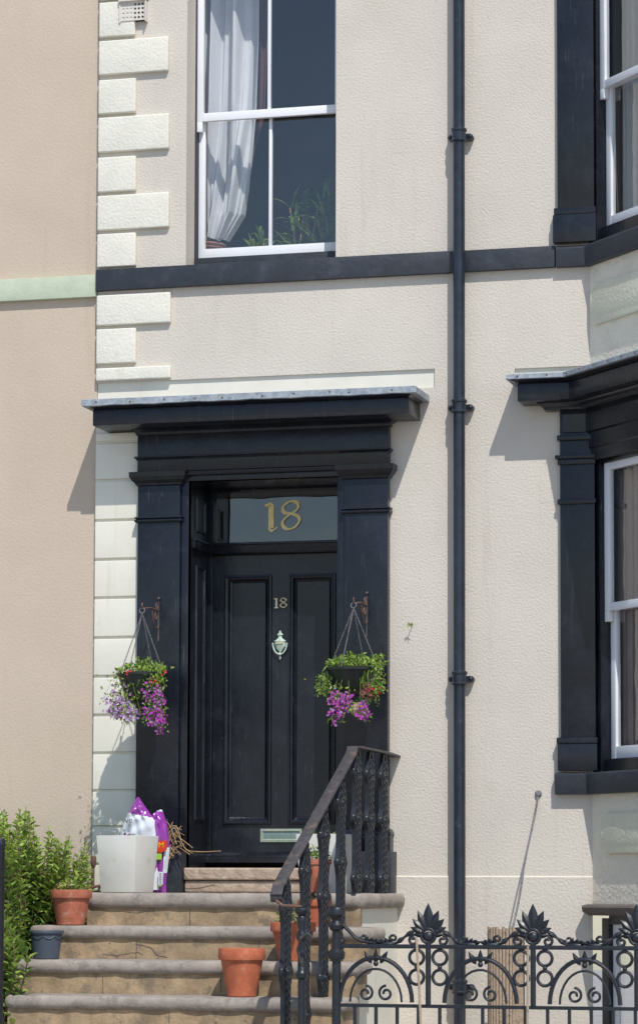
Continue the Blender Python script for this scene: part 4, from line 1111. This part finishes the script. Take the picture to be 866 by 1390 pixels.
tuft(t, c, r*.8, .11, 120, [M['leaf'], M['leafd'], M['leafl']], 12, (.02, .035))
t, c, r = flowerpot('terracotta_pot', 'terracotta pot on the second step behind the balusters', 427, 1221, 1257, 46, -1.32, M['terra2'], zbase=ZP-RISE+.002, taper=.7)
tuft(t, c, r*.75, .05, 80, [M['leafd'], M['dry']], 13)
t, c, r = flowerpot('terracotta_pot', 'bright terracotta pot with a green sprig on the third step below the handrail', 398, 1252, 1302, 62, -1.66, M['terra2'], zbase=ZP-2*RISE+.002, taper=.62)
tuft(t, c, r*.7, .09, 90, [M['leafl'], M['leaf']], 14)
t, c, r = flowerpot('terracotta_pot', 'wide terracotta bowl low on the steps, left of the balusters', 328.5, 1287, 1340, 64, -2.02, M['terra2'], zbase=ZP-3*RISE+.002, taper=.62)

# square white planters
def planter(label, px0, px1, pyt, y0, depth, zb, inset=.025, rot=R(-11.5)):
    z1 = at(px0, pyt, y0).z; x0 = X(px0, y0, pyt); x1 = X(px1, y0, pyt); H = z1-zb
    t = thing('square_planter', ((x0+x1)/2, y0+depth/2, zb), label, 'planter', 'square white planters'); m = MB(); i_ = inset; w_ = .018
    def loop(i2, z): return [(x0+i2, y0+i2, z), (x1-i2, y0+i2, z), (x1-i2, y0+depth-i2, z), (x0+i2, y0+depth-i2, z)]
    L_ = [loop(i_, zb), loop(0, z1), loop(w_, z1), loop(w_+.01, z1-.07)]
    vv = [p for l in L_ for p in l]
    fs = [(3, 2, 1, 0)]+[(4*a+k, 4*a+(k+1) % 4, 4*(a+1)+(k+1) % 4, 4*(a+1)+k) for a in range(3) for k in range(4)]+[(12, 13, 14, 15)]
    RM = Matrix.Translation(((x0+x1)/2, y0+depth/2, 0)) @ Matrix.Rotation(rot, 4, 'Z') @ Matrix.Translation((-(x0+x1)/2, -y0-depth/2, 0))
    m.M = RM; m.add(vv, fs); m.build('planter_body', M['planter'], t, bevel=.005)
    s = MB(); s.M = RM; s.box(x0+w_+.008, x1-w_-.008, y0+w_+.008, y0+depth-w_-.008, z1-.08, z1-.03); s.build('soil', M['soil'], t)
    return t, Vector(((x0+x1)/2, y0+depth/2, z1)), x0, x1
t, c, x0, x1 = planter('cream white square planter on the landing left of the door, bag leaning behind', 134, 193, 1134, -.95, .31, ZP+.002)
tuft(t, c+Vector((.03, -.1, -.02)), .05, .03, 50, [M['leaf'], M['bronze']], 21, (.015, .03))
t, c, x0, x1 = planter('white square planter behind the balusters on the right of the landing', 405, 465, 1132, -.60, .31, ZP+.002)
tuft(t, c+Vector((.0, -.03, -.02)), .08, .05, 60, [M['leafl'], M['leaf']], 22, (.015, .03))

# ------------------------------------------------------------ compost bag
bag = thing('compost_bag', (X(205, -.35, 1210), -.35, ZP), 'purple and white plastic compost bag slumped behind the cream planter', 'bag')
def bagmesh(outline, y0, puff, seed, bands):
    """outline rows (py, pxl, pxr); front bulges towards the street; bands choose colour per row"""
    rr = random.Random(seed); m = MB(); nu = 16; rows = []
    nv = 40
    for j in range(nv+1):
        t = j/nv; k = t*(len(outline)-1); i = min(int(k), len(outline)-2); f = k-i
        rows.append([outline[i][q]*(1-f)+outline[i+1][q]*f for q in range(3)])
    vv = []; ph = [rr.uniform(0, 6.28) for _ in range(6)]
    for side in (1, -1):
        for j, (py, a, b_) in enumerate(rows):
            for q in range(nu+1):
                s_ = q/nu; P = at(a+(b_-a)*s_, py, y0); tt = j/nv
                bul = puff*math.sqrt(max(0, math.sin(math.pi*s_)))*math.sqrt(max(0, math.sin(math.pi*min(1, .04+.92*tt))))
                wr = .008*math.sin(11*s_+9*tt+ph[0])+.006*math.sin(23*s_-15*tt+ph[1])+.005*math.sin(31*tt+8*s_+ph[2])
                vv.append((P.x, y0-side*(bul+wr*(1 if 0 < q < nu else 0)*(bul/puff)), P.z))
    for side in range(2):
        o_ = side*(nv+1)*(nu+1)
        for j in range(nv):
            for q in range(nu):
                m.mi = bands(j/nv, q/nu)
                i0 = o_+j*(nu+1)+q
                m.v and None
                m.f.append([i0, i0+1, i0+nu+2, i0+nu+1]); m.m.append(m.mi)
    m.v = [Vector(v) for v in vv]
    return m
def fb_(t, s_):
    if t < .30+.12*s_: return 0
    return 1
m = bagmesh([(1082, 187, 189), (1094, 180, 197), (1104, 174, 204), (1114, 170, 212), (1130, 164, 216), (1160, 162, 216), (1208, 166, 216)], -.46, .055, 3, fb_)
m.build('bag_front', [M['bagp'], M['bagw']], bag, smooth=True)
m = bagmesh([(1099, 217.5, 220), (1104, 208, 222.5), (1112, 206, 225), (1122, 205, 228), (1150, 205, 231), (1170, 205, 229), (1195, 204, 226), (1212, 203, 226)], -.43, .05, 5, lambda t, s_: 1 if (t < .06 or (s_ > .75 and .55 < t < .8)) else 0)
m.build('bag_side', [M['bagp'], M['bagw']], bag, smooth=True)
def textmesh(s, size, M4, m, parent, name, ext=.0006):
    cu = bpy.data.curves.new(name, 'FONT'); cu.body = s; cu.size = size; cu.extrude = ext; cu.align_x = 'CENTER'; cu.align_y = 'CENTER'
    ob = bpy.data.objects.new(name, cu); COL.objects.link(ob); dg = bpy.context.evaluated_depsgraph_get()
    me = bpy.data.meshes.new_from_object(ob.evaluated_get(dg)); bpy.data.objects.remove(ob)
    me.transform(M4); me.materials.append(m); o = bpy.data.objects.new(name, me); COL.objects.link(o); place(o, parent); return o
P = at(175, 1113.5, -.535)
textmesh('ve', .062, Matrix.Translation((P.x, -.535, P.z)) @ Matrix.Rotation(R(-8), 4, 'Y') @ Matrix.Rotation(R(90), 4, 'X'), M['ink'], bag, 'printed_letters')
P = at(219, 1148, -.50); bd = MB()
pts = [(-.045, .03), (.02, .038), (.042, .026), (.036, -.028), (-.005, -.05), (-.045, -.035)]
bd.poly_prism(pts, lambda a, b_, c: (P.x+a, c, P.z+b_), -.495, -.485); bdo = bd.build('badge', M['bagr'], bag)
textmesh('M', .052, Matrix.Translation((P.x+.0, -.498, P.z+.004)) @ Matrix.Rotation(R(90), 4, 'X'), M['bagy'], bag, 'badge_letter')
bd = MB(); P = at(218, 1193, -.49); bd.poly_prism([(-.014, -.04), (.016, -.04), (.02, .045), (-.012, .05)], lambda a, b_, c: (P.x+a, c, P.z+b_), -.493, -.48); bd.build('white_label', M['bagw'], bag)
bd = MB(); P2 = at(216, 1163, -.49); bd.poly_prism([(-.025, -.02), (.02, -.018), (.022, .02), (-.025, .024)], lambda a, b_, c: (P2.x+a, c, P2.z+b_), -.493, -.487); bd.poly_prism([(-.01, -.052), (.008, -.052), (.008, -.042), (-.01, -.042)], lambda a, b_, c: (P.x+a, c, P.z+b_), -.495, -.486)
bd.build('green_label', M['bagg'], bag)
bd = MB()
for k in range(6): bd.box(P.x-.004, P.x+.008, -.4950, -.4935, P.z-.032+k*.013, P.z-.028+k*.013)
bd.build('label_print', M['ink'], bag)

# dry stems by the base block
ds = MB(); rr = random.Random(4)
for (pp) in ([(228, 1170), (236, 1150), (228, 1128), (240, 1122), (250, 1150), (268, 1156), (300, 1155)], [(230, 1165), (226, 1140), (236, 1124), (243, 1135), (252, 1152), (262, 1158)],
             [(232, 1162), (240, 1150), (246, 1152), (258, 1160)], [(229, 1160), (222, 1130), (226, 1115), (234, 1128), (240, 1146)], [(229, 1150), (233, 1132), (245, 1138), (262, 1151)],
             [(230, 1158), (238, 1140), (231, 1132), (229, 1145), (238, 1158)], [(228, 1158), (233, 1146), (243, 1142), (247, 1150)]):
    yy = rr.uniform(-.26, -.18); ds.tube([tuple(v) for v in spl([tuple(at(a, b_, yy+.02*math.sin(i))) for i, (a, b_) in enumerate(pp)], 6)], .0026, 5)
for k in range(26):
    a = at(rr.uniform(226, 240), rr.uniform(1120, 1160), -.2); ds.tube([a, a+rv(rr)*.03, a+rv(rr)*.06+Vector((.02, 0, 0))], .002, 4)
o = ds.build('dry_stems', M['dry'], None); tag(o, 'tangle of dry brown plant stems on the black base block beside the door', 'dry plant')

# ------------------------------------------------------------ hanging baskets
def chain(mb, a, b_, step=.012):
    a = Vector(a); b_ = Vector(b_); L = (b_-a).length; n = int(L/step); d = (b_-a).normalized(); o1 = d.orthogonal().normalized(); o2 = d.cross(o1)
    for i in range(n):
        c = a.lerp(b_, (i+.5)/n); u_ = o1 if i % 2 else o2
        mb.torus(c, d*1.35, u_*.8, .0054, .0017, 8, 4)
def bracket(px, py, label):
    y0 = yS-.003; P = at(px, py, y0); t = thing('basket_bracket', (P.x, y0, P.z), label, 'bracket', 'hanging basket brackets'); m = MB()
    m.box(P.x-.007, P.x+.007, y0-.006, y0, P.z-.20, P.z+.10)
    m.sphere((P.x, y0-.006, P.z+.10), .014, 8); m.build('back_plate', M['ironworn'], t)
    m = MB(); L = .36
    m.tube([(P.x, y0, P.z+.015), (P.x, y0-L*.5, P.z+.02), (P.x, y0-L, P.z-.002)], .0055, 6)
    m.tube([(P.x, y0-L, P.z-.002), (P.x, y0-L-.015, P.z+.008), (P.x, y0-L-.018, P.z+.026), (P.x, y0-L-.006, P.z+.034)], .0045, 6)
    m.tube(spl([(P.x, y0-.004, P.z-.10), (P.x, y0-.06, P.z-.11), (P.x, y0-.12, P.z-.06), (P.x, y0-.15, P.z+.0)], 6), .005, 6)
    m.torus((P.x, y0-.05, P.z+.045), (0, 1, 0), (0, 0, 1), .020, .0045, 14, 5)
    m.torus((P.x, y0-.07, P.z-.03), (0, 1, 0), (0, 0, 1), .022, .0045, 14, 5)
    m.build('arm', M['rust'], t)
    return Vector((P.x, y0-L-.012, P.z+.0))
def hanging(px_b, py_b, rim_px, rim_py, wpx, hpx, blabel, label, seed, flowers):
    H = bracket(px_b, py_b, blabel); rr = random.Random(seed)
    y = H.y; c = at(rim_px, rim_py, y); c.x = H.x; r = wpx/2/FPX*((c-CAMP).dot(FW)); h = hpx/195
    t = thing('hanging_basket', (c.x, y, c.z), label, 'hanging basket')
    b = MB(); b.lathe(c, [(r*.16, -h), (r*.22, -h+.004), (r*.24, -h*.88), (r*.46, -h*.80), (r*.68, -h*.55), (r*.86, -h*.2), (r*.93, -.02), (r*1.0, -.018), (r*1.01, 0), (r*.95, .003), (r*.88, -.03)], 32, cap=False)
    b.build('basket_pot', M['basketp'], t, smooth=True)
    s = MB(); s.lathe(c, [(r*.9, -.02), (r*.5, .0), (.001, .005)], 24, cap=False); s.build('soil', M['soil'], t)
    ch = MB(); top = Vector((H.x, H.y, H.z-.045))
    ch.torus(top+Vector((0, 0, .028)), (1, 0, 0), (0, .3, 1), .019, .003, 16, 5)
    cho = None
    for k in range(4):
        a = R(45+90*k+33); chain(ch, top+Vector((0, 0, .008)), c+Vector((math.cos(a)*r*.97, math.sin(a)*r*.97, 0)))
    ch.build('chain', M['steel'], t)
    f = MB(); n = 560
    for k in range(n):      # mound on top
        a = rr.uniform(0, 6.28); q = r*1.0*math.sqrt(rr.random()); z = .012+.068*(1-(q/r)**2)*rr.uniform(.2, 1.2)+.012*math.sin(a*3+seed)
        lowleft = (seed == 1 and math.cos(a) < .1)
        if lowleft and rr.random() < .6: continue
        p = c+Vector((q*math.cos(a), q*math.sin(a), z)); f.mi = rr.choice((0, 0, 1, 1, 1)); l = rr.uniform(.020, .036)
        leafquad(f, p, rv(rr)+Vector((0, 0, .5)), rv(rr), l, l*.6)
    # trails: (angle deg, reach out, length, green count, purple count, lilac)
    fl = MB(); st = MB()
    for (dx, dz, lx, lz, ng, nf, mi, rad) in flowers:   # cluster centres relative to rim centre, px
        cc = c+Vector((dx/190, -r*.55, -dz/195))
        rim = c+Vector((max(-r, min(r, dx/190*.85)), -r*.5, .01))
        for k in range(4):
            e_ = cc+Vector((rr.gauss(0, .35)*lx/190, rr.uniform(-.05, .05), rr.uniform(-.6, .55)*lz/195))
            st.tube([rim+Vector((rr.uniform(-.02, .02), 0, 0)), rim.lerp(e_, .5)+Vector((0, -.03, .02)), e_], .0012, 4)
        for k in range(int(ng*1.5)):
            p = cc+Vector((rr.gauss(0, .30)*lx/190, rr.uniform(-.06, .05), rr.uniform(-.5, .65)*lz/195)); f.mi = rr.choice((0, 1, 1)); l = rr.uniform(.018, .032)
            leafquad(f, p, rv(rr)+Vector((0, 0, -.3)), rv(rr), l, l*.5)
        for k in range(int(nf*1.4)):
            aa = rr.uniform(0, 6.283); qq = .5*math.sqrt(rr.random()); p = cc+Vector((qq*math.cos(aa)*lx/190, rr.uniform(-.09, .03), (qq*math.sin(aa)+.08*math.sin(aa*5))*lz/195)); fs_ = rr.uniform(.6, 1.1); fl.mi = mi if rr.random() < .8 else (1 if mi == 0 else mi)
            nrm = (Vector((.3, -1, .4))+rv(rr)*.5).normalized(); u_ = nrm.orthogonal().normalized(); v_ = nrm.cross(u_); a0 = rr.uniform(0, 6)
            for q in range(5):
                a = a0+q*1.2566; leafquad(fl, p, (u_*math.cos(a)+v_*math.sin(a))+nrm*.15, nrm.cross(u_*math.cos(a)+v_*math.sin(a)), .012*fs_, .009*fs_, .05)
    f.build('foliage', [M['leaf'], M['leafl']], t); fl.build('flowers', [M['purplef'], M['lilacf'], M['redf'], M['bronze']], t); st.build('trailing_stems', M['leafl'], t)
    return t, c, r
hanging(216, 832, 192, 914, 70, 50, 'rusty scrolled bracket on the left pilaster', 'hanging basket left of the door with lilac trailing flowers, sparse on top', 1,
        [(-18, 30, 34, 50, 150, 20, 1, 1), (-28, 44, 30, 34, 60, 80, 1, 1), (-12, 56, 34, 22, 30, 60, 1, 1), (22, 40, 24, 60, 160, 60, 0, 1), (33, 50, 14, 60, 30, 70, 0, 1), (30, 62, 20, 26, 30, 60, 0, 1), (4, 12, 14, 10, 40, 0, 0, 1), (24, 14, 10, 8, 10, 8, 2, 1), (30, 6, 24, 22, 70, 2, 2, 1), (-8, 1, 12, 5, 3, 7, 2, 1)])
t, c, r = hanging(498, 825, 482, 907, 76, 42, 'rusty scrolled bracket on the right pilaster', 'hanging basket right of the door, lush green with magenta flowers below', 2,
        [(-34, 24, 20, 24, 110, 0, 0, 1), (-16, 52, 20, 44, 60, 95, 0, 1), (-2, 44, 16, 30, 30, 40, 0, 1), (37, 12, 16, 44, 150, 2, 2, 1), (30, 36, 20, 24, 60, 9, 2, 1), (26, 34, 18, 22, 10, 40, 3, 1), (20, 58, 16, 26, 20, 40, 0, 1)])
m = MB(); m.sphere(c+Vector((.045, -.02, -.285)), .06, 12, (1, 1, .9)); m.build('root_ball', M['wood'], t)

# ------------------------------------------------------------ stay rod, wooden tub, canes, wall sprig
y1_ = -.52
A = at(730.5, 1077.5, 0); B = at(695, 1264, y1_)
t = thing('stay_rod', tuple(A), 'thin weathered metal stay rod slanting from the cream wall to the wooden tub', 'rod')
m = MB(); pts = [A.lerp(B, k/20) for k in range(21)]
m.tube([p+Vector((.004*math.sin(i*.5), 0, 0)) for i, p in enumerate(pts)], [.0065 if i < 12 else .008 for i in range(21)], 8); m.build('rod', M['steel'], t, smooth=True)
m = MB(); m.lathe((0, 0, 0), [(.001, -.001), (.02, 0), (.024, .006), (.016, .02), (.001, .024)], 16)
for v in m.v: v.xyz = (A.x+v.x, -v.z, A.z+v.y)
m.build('wall_boss', M['steel'], t, smooth=True)
P = at(685.5, 1259, -.62); m = MB()
tb_ = thing('wooden_tub', (P.x, -.62, 0), 'ribbed weathered wooden tub behind the front railing at the foot of the rod', 'tub')
rt = 21.5/FPX*20.1
for k in range(30):
    a = 2*math.pi*k/30; q = MB(); jz = rnd.uniform(-.012, .006)
    m.tube([(P.x+rt*math.cos(a), -.62+rt*math.sin(a), .0), (P.x+rt*math.cos(a), -.62+rt*math.sin(a), P.z+jz)], .0105, 6)
m.build('staves', M['wood'], tb_, smooth=True)
m = MB(); m.lathe((P.x, -.5, 0), [(rt-.004, .01), (rt-.004, P.z-.03), (.001, P.z-.03)], 20); m.build('soil', M['dark'], tb_)
def cane(a, b_, y, label):
    m = MB(); m.tube([at(*a, y), at((a[0]+b_[0])/2+.5, (a[1]+b_[1])/2, y), at(*b_, y)], .0075, 8); o = m.build('garden_cane', M['dry'] if y < -5 else M['wood'], None); tag(o, label, 'cane')
cane((565, 1272), (572, 1420), -3.28, 'pale garden cane leaning on the railing beside the left palmette finial')
cane((716, 1284), (715, 1420), -3.28, 'short wooden cane tied in front of the middle palmette finial')
P = at(559.5, 849, 0); m = MB(); t = thing('wall_sprig', tuple(P), 'tiny yellow green sprig growing out of the cream wall right of the door', 'weed')
m.tube([P, P+Vector((.0, -.06, .002))], .003, 6); m.build('stalk', M['stem'], t)
m = MB()
for q in range(6): leafquad(m, P+Vector((0, -.055, 0)), Vector((math.cos(q), -.3, math.sin(q)*.5)), Vector((0, 0, 1)), .026, .012)
m.build('leaves', M['leafl'], t)
